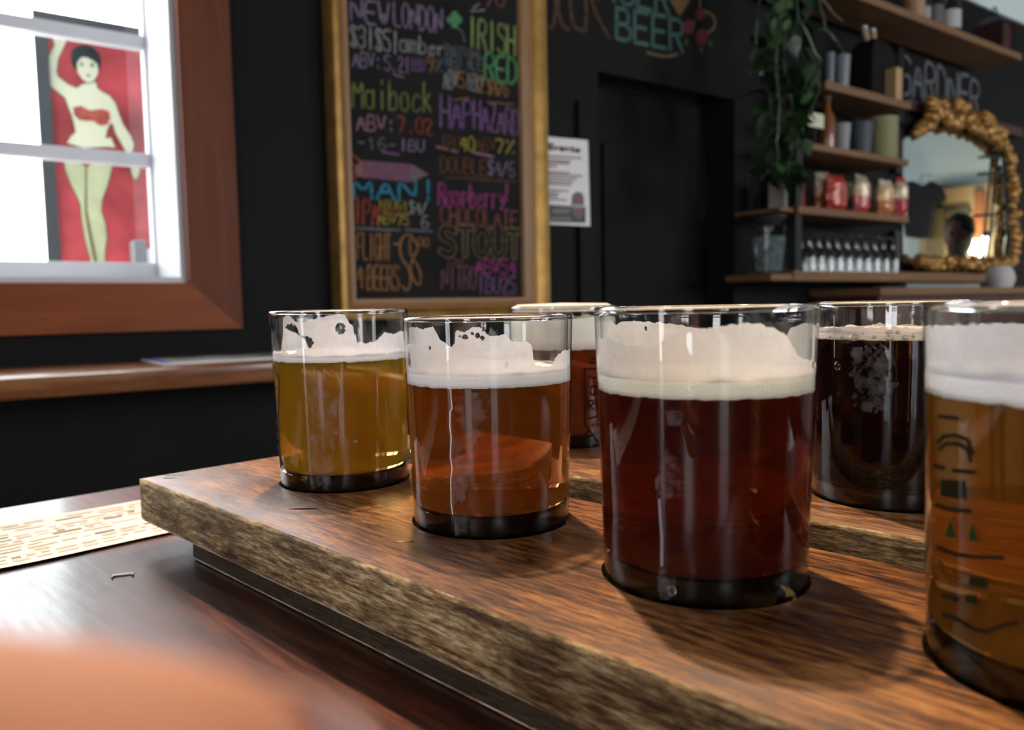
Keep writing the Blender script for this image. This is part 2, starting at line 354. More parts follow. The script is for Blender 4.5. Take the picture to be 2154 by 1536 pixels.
for py in (68, 325):
    px = 180
    _, a = wpx(px, py-14, -JD); _, b = wpx(px, py+14, -JD); muh.append((b, a))
    mb = MB(); mb.box(s0+.05, sx, JD+.002, JD+.03, b, a); mb.build('muntin', M_WHITE, w1, bevel=.002)
mb = MB(); mb.box((s0+s1)/2-.17, (s0+s1)/2-.15, JD+.002, JD+.03, rt, h1-.02); mb.build('muntin', M_WHITE, w1, bevel=.002)
edges = [rt, muh[1][0], muh[1][1], muh[0][0], muh[0][1], h1-.012]
for i in range(0, 6, 2):
    mb = MB(); mb.box(s0+.06, sx+.003, JD+.014, JD+.018, edges[i], edges[i+1]); mb.build('pane', M_PANE, w1)
for k, (wl, kind) in enumerate([(x, 'L') for x in WL]+[(x, 'F') for x in WF]):
    a, b, c, d = wl; mb = MB(); f = .05
    def bx(u0, u1, v0, v1, t0=.02, t1=.07):
        if kind == 'L': mb.box(SL-t1, SL-t0, -u1, -u0, v0, v1)
        else: mb.box(u0, u1, -QF-t1, -QF-t0, v0, v1)
    wk = empty('window_%d' % (k+2), mat=WROT, kind='structure')
    bx(a, a+f, c, d); bx(b-f, b, c, d); bx(a+f, b-f, c, c+f); bx(a+f, b-f, d-f, d); mb.build('window_frame', M_WHITE if kind == 'F' else M_METAL, wk)
    if b-a > .5:
        mb = MB(); bx((a+b)/2-.02, (a+b)/2+.02, c+f, d-f); mb.build('muntin', M_METAL, wk)
    mb = MB(); bx(a+f, b-f, (c+d)/2+.2, (c+d)/2+.24); mb.build('muntin', M_METAL, wk)
# ------------------------------------------------------------------ poster seen through the window
PQ = -.50
def ppt(zx, zy, lift=0): 
    s, h = on_wall(zx*.40369, zy*.40369, PQ); return (s, -PQ-lift, h)
s_l, h_t = wpx(68, 24, PQ); s_r = .62; _, h_b = wpx(200, 640, PQ)
# the poster is level, so take its top from its left corner
pr = empty('framed_poster', mat=WROT, label='framed poster of a dark-haired woman in a red bikini, beyond the window', cat='poster')
M_RED = plain('red poster ground', (.60, .075, .09), .6, var=.55, vscale=7)
M_PSKIN = plain('poster skin cream', (.92, .92, .68), .6); M_PSKIN2 = plain('poster leg green cream', (.66, .70, .42), .6, var=.2, vscale=12)
M_PLINE = plain('poster outline', (.22, .19, .08), .6); M_PHAIR = plain('poster hair', (.03, .04, .04), .6, var=.5, vscale=30); M_PBIK = plain('poster bikini', (.50, .10, .07), .6, var=.3, vscale=50)
mb = MB(); mb.box(s_l, s_r, -PQ, -PQ+.02, h_b, h_t); mb.build('backing', M_RED, pr)
fr = plain('grey poster frame', (.06, .065, .07), .5)
fw = .034
for a, b, c, d in ((s_l-.002, s_l+fw*.75, h_b, h_t), (s_r-fw, s_r, h_b, h_t), (s_l+fw*.75, s_r-fw, h_t-fw*.8, h_t), (s_l+fw*.75, s_r-fw, h_b, h_b+fw)):
    mb = MB(); mb.box(a, b, -PQ-.018, -PQ-.0002, c, d); mb.build('frame_bar', fr, pr)
def ppoly(name, pts, mt, lift, thick=.0004):
    b = MB(); P = [ppt(x, y, lift) for x, y in pts]
    b.add(P, [tuple(range(len(P)))]); o = b.build(name, mt, pr)
    bm = bmesh.new(); bm.from_mesh(o.data); bmesh.ops.triangulate(bm, faces=bm.faces); bm.to_mesh(o.data); bm.free()
    return o
body = [(430,440),(400,462),(350,440),(300,400),(292,370),(300,310),(322,262),(345,215),(330,205),(325,190),(300,185),(268,190),(280,215),(285,240),(262,280),(240,340),(226,400),(240,430),(290,470),(340,510),(358,560),(375,600),(388,650),(395,690),(370,712),(350,745),(440,772),(560,765),(600,770),(578,720),(548,722),(556,680),(575,640),(590,650),(600,690),(640,760),(660,800),(690,790),(695,750),(680,710),(640,650),(620,600),(600,540),(570,500),(530,480),(505,460),(500,430)]
lega = [(328,800),(585,810),(580,880),(560,960),(530,1040),(525,1100),(548,1170),(555,1240),(545,1300),(545,1420),(480,1420),(470,1340),(445,1250),(430,1160),(420,1060),(370,960),(340,880)]
hand = [(690,840),(715,845),(728,890),(715,930),(700,935),(685,900),(680,870)]
face = [(400,320),(405,380),(430,415),(455,432),(485,425),(508,390),(515,340),(490,300),(440,290)]
hair = [(368,300),(372,265),(400,242),(450,235),(490,250),(520,285),(525,335),(512,372),(505,335),(485,318),(450,300),(420,300),(400,330),(395,372),(380,350),(370,325)]
def grow(pts, d):
    cx = sum(p[0] for p in pts)/len(pts); cy = sum(p[1] for p in pts)/len(pts); r = []
    n = len(pts)
    ar = sum(pts[i][0]*pts[(i+1) % n][1]-pts[(i+1) % n][0]*pts[i][1] for i in range(n))
    sg = 1 if ar > 0 else -1
    for i in range(n):
        a, b = pts[i-1], pts[(i+1) % n]; tx, ty = b[0]-a[0], b[1]-a[1]; l = math.hypot(tx, ty) or 1
        r.append((pts[i][0]+sg*ty/l*d, pts[i][1]-sg*tx/l*d))
    return r
for nm, P, mt in (('painted_legs', lega, M_PSKIN2), ('painted_body', body, M_PSKIN), ('painted_hand', hand, M_PSKIN2)):
    ppoly(nm+'_outline', grow(P, 6), M_PLINE, .001 if nm != 'painted_legs' else .0007); ppoly(nm, P, mt, .0016)
ppoly('painted_face', face, M_PSKIN, .0022); ppoly('painted_hair', hair, M_PHAIR, .0028)
ppoly('painted_top', [(380,560),(420,552),(465,575),(480,575),(530,568),(568,580),(575,620),(560,650),(520,655),(480,630),(450,632),(410,625),(385,600)], M_PBIK, .0024)
ppoly('painted_briefs', [(345,775),(440,800),(580,790),(500,830),(455,872),(430,862),(400,825)], M_PBIK, .0024)
for P in ([(443,860),(449,860),(452,1100),(500,1330),(515,1420),(505,1420),(480,1330),(440,1110)], [(416,338),(432,338),(432,346),(416,346)], [(470,340),(488,340),(488,350),(470,350)], [(450,392),(470,390),(470,398),(450,400)], [(412,328),(434,326),(434,331),(412,333)], [(468,330),(492,332),(492,336),(468,335)]):
    ppoly('painted_line', P, M_PLINE if len(P) > 4 else M_PHAIR, .0034)
# outside ledge and the small white post in front of the poster
mb = MB(); mb.box(-1.2, 1.2, .30, 1.1, -.14, h_b); wbuild(mb, 'trim_4', plain('outside ledge', (.45, .40, .34), .7), kind='structure')
a, hh = wpx(281, 505, -.42); b, _ = wpx(335, 505, -.42)
pb = empty('storage_bin', mat=WROT, label='white and grey bin standing before the poster outside the window', cat='bin')
mb = MB(); mb.box(a, (a+b)/2, .42, .475, h_b+.001, hh); mb.build('bin_body', col('grey bin', (.25, .26, .28)), pb, bevel=.004)
mb = MB(); mb.box((a+b)/2+.0005, b+.03, .41, .475, h_b+.001, hh-.02); mb.build('bin_cover', M_WHITE, pb, bevel=.004)
# ------------------------------------------------------------------ wall ledge with a magazine
_, lt = wpx(53, 769, 0); LQ = .245
_, lf = wpx(53, 790, LQ); lt = lf
_, lb = wpx(53, 843, LQ)
mb = MB(); n = 60; pr_ = []
for i in range(n+1):
    s = SL+.01+(1.0-SL)*i/n
    e = .008*noise.noise(Vector((s*5, 0, 1)))+.004*noise.noise(Vector((s*17, 3, 1)))
    pr_.append([(s, 0, lt), (s, -(LQ-.008+e), lt), (s, -(LQ+e), lt-.004), (s, -(LQ+.003+e*1.6), (lt+lb)/2), (s, -(LQ-.004+e*2), lb+.003), (s, -(LQ-.012+e), lb), (s, 0, lb)])
vs = [p for r in pr_ for p in r]; k = 7; fs = []
for i in range(n):
    for j in range(k-1): fs.append((i*k+j, i*k+j+1, (i+1)*k+j+1, (i+1)*k+j))
fs += [tuple(range(k)), tuple(n*k+j for j in reversed(range(k)))]
mb.add(vs, fs); lg = wbuild(mb, 'wall_ledge', M_LEDGE, smooth=True, label='long live-edge wooden ledge on the black wall under the window', cat='ledge')
mg = empty('magazine', mat=WROT, label='thin magazine with a blue edge lying on the wall ledge', cat='magazine')
def lz(px, py):
    p = on_z(px, py, EYE+lt) - O; return p.dot(W), -p.dot(N)
c1, c2, c3, c4 = lz(262, 751), lz(346, 769), lz(640, 764), lz(470, 743)
c1, c4 = (c1[0], max(-.2, min(c1[1], -.02))), (c2[0]+.30, c1[1]-.0)
c3 = (c2[0]+.28, c2[1]+.0)
c4 = (c1[0]+.26, c1[1]-.01)
def prism(mb, pts, z0, z1):
    n = len(pts); mb.add([(x, y, z0) for x, y in pts]+[(x, y, z1) for x, y in pts], [tuple(range(n-1, -1, -1)), tuple(range(n, 2*n))]+[(i, (i+1) % n, n+(i+1) % n, n+i) for i in range(n)])
mb = MB(); prism(mb, [c1, c2, c3, c4], lt+.0003, lt+.0042); mb.build('pages', M_WPAPER, mg)
mb = MB(); prism(mb, [c1, c2, (c2[0]+.012, c2[1]), (c1[0]+.012, c1[1])], lt+.0044, lt+.0052); 
mb.box(0, 0, 0, 0, 0, 0) if False else None
mb.build('blue_spine', col('blue print', (.03, .05, .35)), mg)
mb = MB(); prism(mb, [(c1[0]+.013, c1[1]), (c2[0]+.013, c2[1]+.004), (c3[0]-.01, c3[1]+.004), (c4[0]-.01, c4[1])], lt+.0044, lt+.005); mb.build('cover', plain('magazine cover', (.30, .30, .27), .35, var=.7, vscale=16), mg)
# ------------------------------------------------------------------ chalk strokes
FONT = dict(A="00 38 60;13 53", B="00 08 48 57 55 44 04;44 63 61 40 00", C="67 48 28 06 02 20 40 61", D="00 08 38 66 62 30 00", E="68 08 00 60;04 54", F="68 08 00;04 54",
 G="67 48 28 06 02 20 40 61 64 34", H="00 08;60 68;04 64", I="30 38", K="00 08;68 04 60", L="08 00 60", M="00 08 33 68 60", N="00 08 60 68", O="28 48 66 62 40 20 02 06 28",
 P="00 08 48 67 65 44 04", R="00 08 48 67 65 44 04;34 60", S="67 48 18 06 15 54 62 50 20 01", T="08 68;38 30", U="08 02 20 40 62 68", V="08 30 68", W="08 20 35 40 68", X="00 68;08 60", Y="08 34 68;34 30", Z="08 68 00 60",
 a="54 25 04 01 10 40 51;55 50", b="08 00;03 25 45 53 51 30 00", c="54 35 14 01 10 40 51", d="58 50;53 35 15 03 01 20 50", e="03 53 54 35 14 01 10 40 51", h="08 00;04 35 54 50", i="30 35;37 38", k="08 00;45 02;13 50", l="38 30",
 m="00 05;04 15 25 33 30;33 45 55 63 60", n="00 05;03 25 45 53 50", o="15 45 53 51 40 10 01 04 15", p="05 00;05 45 53 42 02", r="00 05;03 25 45", s="54 15 04 43 51 10 01", t="28 21 30 50;05 55", u="05 01 20 40 55;55 50", v="05 20 55", y="05 22 42;55 20 00", z="05 55 00 50")
FONT.update({'0': FONT['O'], '1': "16 38 30", '2': "06 18 48 66 00 60", '3': "07 28 58 66 54 24;54 62 40 10 01", '4': "50 58 03 63", '5': "68 08 05 45 63 61 40 01", '6': "58 28 04 02 20 40 62 63 44 04", '7': "08 68 20",
 '8': "28 48 66 44 24 06 28;24 02 20 40 62 44", '9': "64 24 06 28 48 66 62 30", '$': "67 48 18 06 15 54 62 50 20 01;38 30", '%': "00 68;07 18 16 07;51 61 60 51", ':': "31 32;35 36", '!': "38 33;30 31", '/': "00 68", '-': "14 54", '|': "30 38", '.': "30 31", "'": "38 36"})
def smooth_poly(P, it=1):
    for _ in range(it):
        if len(P) < 3: return P
        q = [P[0]]
        for a, b in zip(P, P[1:]):
            q += [(a[0]*.75+b[0]*.25, a[1]*.75+b[1]*.25), (a[0]*.25+b[0]*.75, a[1]*.25+b[1]*.75)]
        q.append(P[-1]); P = q
    return P
def ribbon(mb, pts, wd, y):
    """flat stroke in the (s,h) plane at local y; pts list of (s,h)"""
    hw = wd/2
    for a, b in zip(pts, pts[1:]):
        dx, dz = b[0]-a[0], b[1]-a[1]; l = math.hypot(dx, dz)
        if l < 1e-7: continue
        nx, nz = -dz/l*hw, dx/l*hw
        mb.quad((a[0]+nx, y, a[1]+nz), (a[0]-nx, y, a[1]-nz), (b[0]-nx, y, b[1]-nz), (b[0]+nx, y, b[1]+nz))
    for a in pts:
        mb.add([(a[0]+hw*math.cos(t*PI/4), y, a[1]+hw*math.sin(t*PI/4)) for t in range(8)], [tuple(range(8))])
def textquad(mb, txt, quad, q, wd, curve=1, gap=.22, lift=.0007, jit=.25):
    """quad: 4 photo pixels tl,tr,br,bl -> plane q"""
    tl, tr, br, bl = [on_wall(x, y, q) for x, y in quad]
    n = len(txt); pw = 1/(n-gap*0+ (n-1)*0)
    for k, ch in enumerate(txt):
        if ch == ' ': continue
        u0 = k/n; u1 = (k+1-gap)/n
        jy = rnd.uniform(-jit, jit)*.1; jx = rnd.uniform(-jit, jit)*.05/n
        for st in FONT[ch].split(';'):
            P = [(int(p[0])/6, int(p[1])/8) for p in st.split()]
            if curve: P = smooth_poly(P, curve)
            out = []
            for x, y in P:
                u = u0+(u1-u0)*x+jx; v = y*(1+jy)+jy*.3
                a = (bl[0]*(1-u)+br[0]*u, bl[1]*(1-u)+br[1]*u); b = (tl[0]*(1-u)+tr[0]*u, tl[1]*(1-u)+tr[1]*u)
                out.append((a[0]*(1-v)+b[0]*v, a[1]*(1-v)+b[1]*v))
            ribbon(mb, out, wd, -q-lift-rnd.random()*.0002)
def strokes(mb, lines, q, wd, lift=.0007, it=1):
    for L_ in lines: ribbon(mb, smooth_poly([on_wall(x, y, q) for x, y in L_], it), wd, -q-lift-rnd.random()*.0002)
def chalk(name, c):
    c = tuple(v*.62 for v in c); m, nt, b = mat('chalk '+name); b.inputs['Specular IOR Level'].default_value = .1; setp(b, base_color=c, roughness=.9)
    tc = nt.nodes.new('ShaderNodeTexCoord'); n = nt.nodes.new('ShaderNodeTexNoise'); n.inputs['Scale'].default_value = 260; nt.links.new(tc.outputs['Object'], n.inputs['Vector'])
    r = ramp(nt, [(.35, tuple(v*.55 for v in c)), (.6, c)]); nt.links.new(n.outputs['Fac'], r.inputs[0]); nt.links.new(r.outputs[0], b.inputs['Base Color'])
    return m
K = dict(lilac=chalk('lilac', (.36, .28, .42)), grey=chalk('grey', (.42, .43, .42)), dgrey=chalk('dim grey', (.22, .24, .26)), green=chalk('green', (.16, .50, .20)), lime=chalk('lime', (.36, .48, .16)), olive=chalk('olive', (.27, .33, .10)),
 orange=chalk('orange', (.50, .25, .10)), brown=chalk('brown', (.22, .11, .06)), pink=chalk('pink', (.50, .27, .32)), red=chalk('red', (.46, .10, .07)), purple=chalk('purple', (.30, .16, .36)), yellow=chalk('yellow', (.55, .46, .09)),
 blue=chalk('blue', (.07, .38, .55)), magenta=chalk('magenta', (.50, .10, .32)), rust=chalk('rust', (.36, .13, .10)), gold=chalk('gold', (.30, .23, .12)), mauve=chalk('mauve', (.30, .13, .16)), teal=chalk('teal', (.12, .24, .21)), tan=chalk('tan', (.17, .10, .065)), sign=chalk('sign grey', (.27, .29, .32)))
# ------------------------------------------------------------------ framed chalkboard menu
BQ = .025
bd = empty('chalkboard_menu', mat=WROT, label='tall gilt-framed chalkboard covered in coloured chalk beer names', cat='chalkboard')
fl0, _ = wpx(700, 400, BQ); fr1, _ = wpx(1149, 400, BQ)
il, _ = wpx(741, 400, BQ); ir, _ = wpx(1094, 400, BQ)
_, ib = wpx(900, 626, BQ); _, fb = wpx(900, 672, BQ); ft = .98
mb = MB(); mb.box(fl0+.01, fr1-.01, -BQ+.004, -.001, fb+.01, ft-.01); mb.build('slate', M_SLATE, bd)
mb = MB(); mb.box(il-.01, ir+.01, -BQ, -BQ+.004, ib-.01, ft-.05); mb.build('writing_surface', M_SLATE, bd)
def frame_bar(p, q_, inner, mats):   # p outer start, q_ outer end; inner direction vector (in s,h)
    mb = MB(); prof = [(0, .0), (0, .034), (.006, .043), (.018, .043), (.026, .034), (.030, .030), (1, .028), (1, .022)]
    return mb, prof
fwd_l = il-fl0; fwd_r = fr1-ir; fh = ib-fb
def bar(P0, P1, I0, I1, m_out, m_in):
    """moulded bar between outer edge P0-P1 and inner edge I0-I1 (s,h)"""
    prof = [(0, .001), (0, .036), (.10, .046), (.32, .050), (.46, .042), (.52, .034), (.60, .036), (.94, .034), (1, .026)]
    mb = MB(); vs = []
    for P, I in ((P0, I0), (P1, I1)):
        for u, y in prof: vs.append((P[0]+(I[0]-P[0])*u, -y, P[1]+(I[1]-P[1])*u))
    n = len(prof)
    for i in range(n-1):
        mb.mi = 0 if i < 5 else 1; mb.f.append((i, i+1, n+i+1, n+i)); mb.m.append(mb.mi)
    mb.v = vs; return mb.build('frame_rail', [m_out, m_in], bd, smooth=True)
bar((fl0, fb), (fl0, ft), (il, ib), (il, ft-.06), M_GOLD, M_GOLDIN)
bar((fr1, ft), (fr1, fb), (ir, ft-.06), (ir, ib), M_GOLD, M_GOLDIN)
bar((fr1, fb), (fl0, fb), (ir, ib), (il, ib), M_GOLD, M_GOLDINH)
bar((fl0, ft), (fr1, ft), (il, ft-.06), (ir, ft-.06), M_GOLD, M_GOLDINH)
def Z2(x, y):
    if x > 570: x = 570+(x-570)*.955
    return (680+x*.4296, y*.4296)
def rows(x0, x1, yl, yr, hl, hr=None):    # in zoomed pixels: left/right x, top-left y, top-right y, heights
    hr = hr or hl
    return [Z2(x0, yl), Z2(x1, yr), Z2(x1, yr+hr), Z2(x0, yl+hl)]
T = [("NEW", rows(135, 335, -15, 20, 115), 'lilac', .007), ("LONDON", rows(345, 590, 10, 45, 115, 120), 'lilac', .006), ("$3|$5|", rows(130, 375, 120, 160, 105), 'grey', .006), ("amber", rows(375, 610, 155, 215, 95, 60), 'grey', .006),
 ("ABV:", rows(145, 290, 250, 270, 75), 'lilac', .005), ("5.2|", rows(300, 430, 270, 285, 75), 'lilac', .005), ("IBU", rows(425, 500, 285, 290, 60), 'purple', .005), ("9", rows(508, 545, 265, 270, 80), 'orange', .006), ("%", rows(550, 590, 290, 292, 60), 'dgrey', .005),
 ("Maibock", rows(145, 545, 385, 410, 140), 'olive', .006), ("ABV:", rows(165, 360, 560, 575, 75), 'pink', .006), ("7.02", rows(365, 540, 570, 585, 75), 'red', .006), ("-16-", rows(165, 365, 670, 685, 55), 'dgrey', .005), ("IBU", rows(375, 500, 680, 690, 55), 'lilac', .006),
 ("MAN!", rows(150, 575, 878, 888, 92), 'blue', .009), ("IPA", rows(150, 280, 968, 985, 125), 'red', .008), ("IBU61", rows(265, 420, 980, 985, 45), 'yellow', .005), ("ABV75", rows(265, 425, 1045, 1055, 50), 'yellow', .005), ("$4/", rows(420, 510, 985, 990, 60), 'grey', .005), ("6", rows(480, 525, 1055, 1058, 60), 'grey', .005),
 ("FLIGHT", rows(165, 335, 1140, 1145, 130), 'orange', .005), ("4", rows(165, 200, 1290, 1292, 120), 'orange', .006), ("BEERS", rows(215, 375, 1300, 1300, 120), 'orange', .006), ("00", rows(462, 520, 1160, 1165, 45), 'orange', .005),
 ("IRISH", rows(715, 965, 80, 130, 145), 'lime', .0085), ("RED", rows(800, 975, 262, 285, 130), 'green', .0085), ("TRADITIONAL", rows(590, 790, 215, 250, 45), 'dgrey', .003), ("RED ALE", rows(600, 790, 265, 290, 60), 'dgrey', .004),
 ("ABV", rows(590, 665, 335, 350, 95), 'grey', .005), ("5", rows(665, 705, 350, 355, 80), 'orange', .006), ("IBU", rows(705, 790, 355, 375, 80), 'grey', .005), ("22", rows(750, 800, 365, 375, 80), 'orange', .005), ("$4/6", rows(815, 925, 385, 400, 75), 'orange', .006),
 ("HAP", rows(575, 745, 470, 500, 150, 130), 'purple', .008), ("HAZARD", rows(745, 985, 490, 545, 140, 120), 'purple', .008), ("IBU", rows(575, 680, 660, 672, 70), 'brown', .005), ("40", rows(675, 755, 665, 675, 70), 'yellow', .007), ("ABV", rows(755, 860, 675, 685, 60), 'brown', .005), ("7%", rows(860, 960, 680, 690, 65), 'yellow', .006),
 ("DOUBLE", rows(575, 815, 765, 785, 80), 'brown', .006), ("$4/6", rows(815, 960, 780, 795, 75), 'lilac', .005), ("Raspberry", rows(565, 915, 895, 920, 105), 'magenta', .008), ("!", rows(885, 955, 900, 905, 80), 'magenta', .008),
 ("CHOCOLATE", rows(575, 975, 1008, 1035, 85), 'rust', .0055), ("STOUT", rows(575, 1000, 1115, 1130, 130), 'gold', .011), ("ON", rows(615, 695, 1262, 1265, 30), 'mauve', .004), ("NITRO", rows(580, 765, 1300, 1305, 115), 'mauve', .005), ("ABV54", rows(755, 965, 1268, 1272, 75), 'magenta', .0065), ("IBU25", rows(765, 965, 1355, 1360, 80), 'purple', .0065),
 ("70", rows(800, 915, -50, -40, 75), 'rust', .006)]
for txt, qd, kc, wd in T:
    if txt == 'STOUT':
        st_ = rnd.getstate(); mb = MB(); textquad(mb, txt, qd, BQ, .0165); mb.build('chalk_lettering', K[kc], bd)
        rnd.setstate(st_); mb = MB(); textquad(mb, txt, qd, BQ, .0085, lift=.0011); mb.build('lettering_core', M_SLATE, bd); continue
    mb = MB(); textquad(mb, txt, qd, BQ, wd*.8)
    mb.build('chalk_lettering', K[kc], bd)
# STOUT is drawn as hollow letters: a dark core inside each stroke
mb = MB(); rnd2 = rnd.getstate()
def zs(*L_): return [[Z2(x, y) for x, y in l] for l in L_]
for lines, kc, wd in ((zs([(345, 365), (392, 378)]), 'lilac', .005), (zs([(290, 745), (368, 757)]), 'purple', .006), (zs([(160, 1118), (375, 1127)], [(400, 1125), (530, 1133)]), 'dgrey', .006),
  (zs([(640, 490), (720, 480)], [(810, 500), (950, 512)]), 'orange', .003), (zs([(555, 718), (660, 745)], [(735, 745), (845, 768)]), 'pink', .006), (zs([(600, 868), (960, 890)]), 'brown', .004),
  (zs([(655, 130), (690, 165), (695, 205)]), 'dgrey', .005), (zs([(265, 1038), (415, 1045)]), 'red', .005), (zs([(730, 55), (800, 50)], [(740, 40), (770, 20)]), 'grey', .004),
  (zs([(430, 1150), (400, 1150), (375, 1180), (375, 1260), (420, 1310), (430, 1380), (410, 1430), (385, 1400)], [(345, 1195), (380, 1195)], [(430, 1155), (470, 1210), (430, 1280), (425, 1340), (460, 1400), (480, 1380), (470, 1310), (430, 1260), (420, 1200), (430, 1155)]), 'orange', .006),
  (zs([(140, 755), (190, 800)], [(140, 870), (190, 855)], [(140, 800), (170, 830), (140, 850)]), 'red', .007)):
    mb = MB(); strokes(mb, lines, BQ, wd*.85); mb.build('chalk_stroke', K[kc], bd)
def fillpoly(parent, name, pts, mt, q, lift):
    P = [on_wall(x, y, q) for x, y in pts]; mb = MB(); mb.add([(a, -q-lift, b) for a, b in P], [tuple(range(len(P)))])
    return mb.build(name, mt, parent)
fillpoly(bd, 'drawn_pencil', [Z2(*p) for p in ((190, 785), (430, 805), (430, 893), (190, 870))], chalk('pencil', (.33, .16, .24)), BQ, .0011)
fillpoly(bd, 'pencil_point', [Z2(*p) for p in ((430, 805), (515, 855), (430, 893))], chalk('pencil wood', (.32, .24, .24)), BQ, .0012)
fillpoly(bd, 'pencil_end', [Z2(*p) for p in ((165, 805), (190, 790), (190, 868), (160, 855), (150, 830))], chalk('pencil end', (.45, .25, .22)), BQ, .0012)
for dx, dy in ((-20, 0), (20, 0), (0, -22), (0, 22)):
    fillpoly(bd, 'shamrock_leaf', [Z2(645+dx+20*math.cos(a*PI/5), 97+dy+20*math.sin(a*PI/5)) for a in range(10)][::-1], chalk('shamrock', (.15, .45, .20)), BQ, .0011+.0001*abs(dx+dy)/20)
# ------------------------------------------------------------------ lettering chalked straight on the black wall
wl = empty('chalked_wall_lettering', mat=WROT, label='chalk lettering reading GINGER BEER with roses on black wall', cat='lettering')
def R3(x, y): return (1140+x*.2604, y*.2604)
_, hcap = wpx(1300, 0, 0)
mb = MB(); textquad(mb, "BEER", [R3(600, 60), R3(1165, 170), R3(1165, 425), R3(600, 310)], 0, .012, 0, gap=.25); mb.build('chalk_lettering', K['teal'], wl)
mb = MB(); textquad(mb, "GINGER", [R3(130, -330), R3(1060, -120), R3(1060, 125), R3(130, -90)], 0, .012, 0, gap=.25); mb.build('chalk_lettering', K['teal'], wl)
mb = MB(); strokes(mb, [[R3(*p) for p in l] for l in ([(25, -250), (10, 190), (60, 232), (105, 190), (118, -250)], [(125, -250), (130, 170), (215, 245)], [(212, -250), (235, 180), (290, 245), (368, 245), (330, -250)], [(380, -100), (400, 10), (450, 150), (545, 305)])], 0, .011); mb.build('chalk_stroke', K['tan'], wl)
mb = MB(); strokes(mb, [[R3(*p) for p in l] for l in ([(1275, -100), (1275, 80)], [(1300, 85), (1380, 120), (1405, 200), (1350, 270), (1290, 240)], [(850, 425), (1000, 462), (1090, 440)])], 0, .008); mb.build('chalk_stroke', K['gold'], wl)
fillpoly(wl, 'drawn_cone', [R3(*p) for p in ((990, -70), (1110, 135), (1215, -30))], chalk('cone', (.30, .19, .09)), 0, .0009)
for x, y, r in ((1185, 220, 45), (1290, 300, 50), (1275, 115, 40)):
    fillpoly(wl, 'drawn_rose', [R3(x+r*math.cos(-a*PI/6), y+r*1.3*math.sin(-a*PI/6)) for a in range(12)], chalk('rose', (.28, .06, .09)), 0, .0011)
for x, y in ((1225, 190), (1285, 400), (1360, 355), (1165, 340)):
    fillpoly(wl, 'drawn_leaf', [R3(x+d*12, y+e*40) for d, e in ((0, 1), (1.3, 0), (0, -1), (-1.3, 0))], chalk('leaf', (.12, .17, .06)), 0, .0010)
# ------------------------------------------------------------------ events sheet pinned beside the chalkboard
ev = empty('events_sheet', mat=WROT, label='laminated white events sheet pinned at the right of the chalkboard', cat='poster')
def E6(x, y): return (1130+x*.1367, 280+y*.1367)
eq = .018
fillpoly(ev, 'sheet', [(1152.5, 287), (1180, 290), E6(780, 110), E6(815, 1435), (1153.5, 472)][::-1], M_WPAPER, eq, 0)
mb = MB(); textquad(mb, "Events", [E6(175, 165), E6(680, 230), E6(680, 300), E6(175, 245)], eq, .005, 0); mb.build('heading', M_DKINK, ev)
for j, (y, x1, c) in enumerate(((370, 680, 'p'), (430, 520, 'g'), (470, 500, 'p'), (520, 300, 'r'), (610, 500, 'g'), (650, 690, 'p'), (700, 600, 'g'), (750, 560, 'p'), (795, 520, 'p'), (890, 480, 'g'), (940, 330, 'g'), (980, 320, 'g'), (1030, 460, 'g'))):
    mb = MB(); x = 180
    while x < x1:
        x2 = min(x1, x+rnd.choice((40, 60, 90)))
        strokes(mb, [[E6(x, y-25+x*.06), E6(x2-12, y-25+x2*.06)]], eq, .0045, it=0); x = x2+8
    mb.build('text_line', {'p': chalk('pink ink', (.55, .32, .34)), 'g': chalk('grey ink', (.42, .40, .40)), 'r': chalk('red ink', (.60, .20, .20))}[c], ev)
fillpoly(ev, 'black_band', [E6(172, 1100), E6(745, 1140), E6(745, 1385), E6(178, 1374)][::-1], plain('band', (.02, .02, .02), .5), eq, .0004)
fillpoly(ev, 'emblem', [E6(*p) for p in ((530, 960), (600, 900), (690, 920), (720, 1000), (720, 1250), (650, 1330), (560, 1270), (520, 1150))][::-1], plain('emblem', (.10, .09, .09), .5), eq, .0006)
fillpoly(ev, 'emblem_band', [E6(*p) for p in ((545, 980), (700, 985), (700, 1030), (545, 1030))][::-1], plain('emblem red', (.25, .05, .06), .5), eq, .0009)
fillpoly(ev, 'emblem_band', [E6(*p) for p in ((540, 1100), (710, 1105), (710, 1140), (540, 1140))][::-1], plain('emblem grey', (.40, .38, .38), .5), eq, .0009)
fillpoly(ev, 'emblem_band', [E6(*p) for p in ((560, 1180), (690, 1180), (680, 1215), (570, 1215))][::-1], plain('emblem red2', (.25, .05, .06), .5), eq, .0009)
for x, y, x2, y2 in ((230, 1160, 500, 1240), (190, 1290, 520, 1350)):
    fillpoly(ev, 'band_print', [E6(x, y), E6(x2, y), E6(x2, y2), E6(x, y2)][::-1], plain('band grey', (.13, .12, .12), .5), eq, .0008)
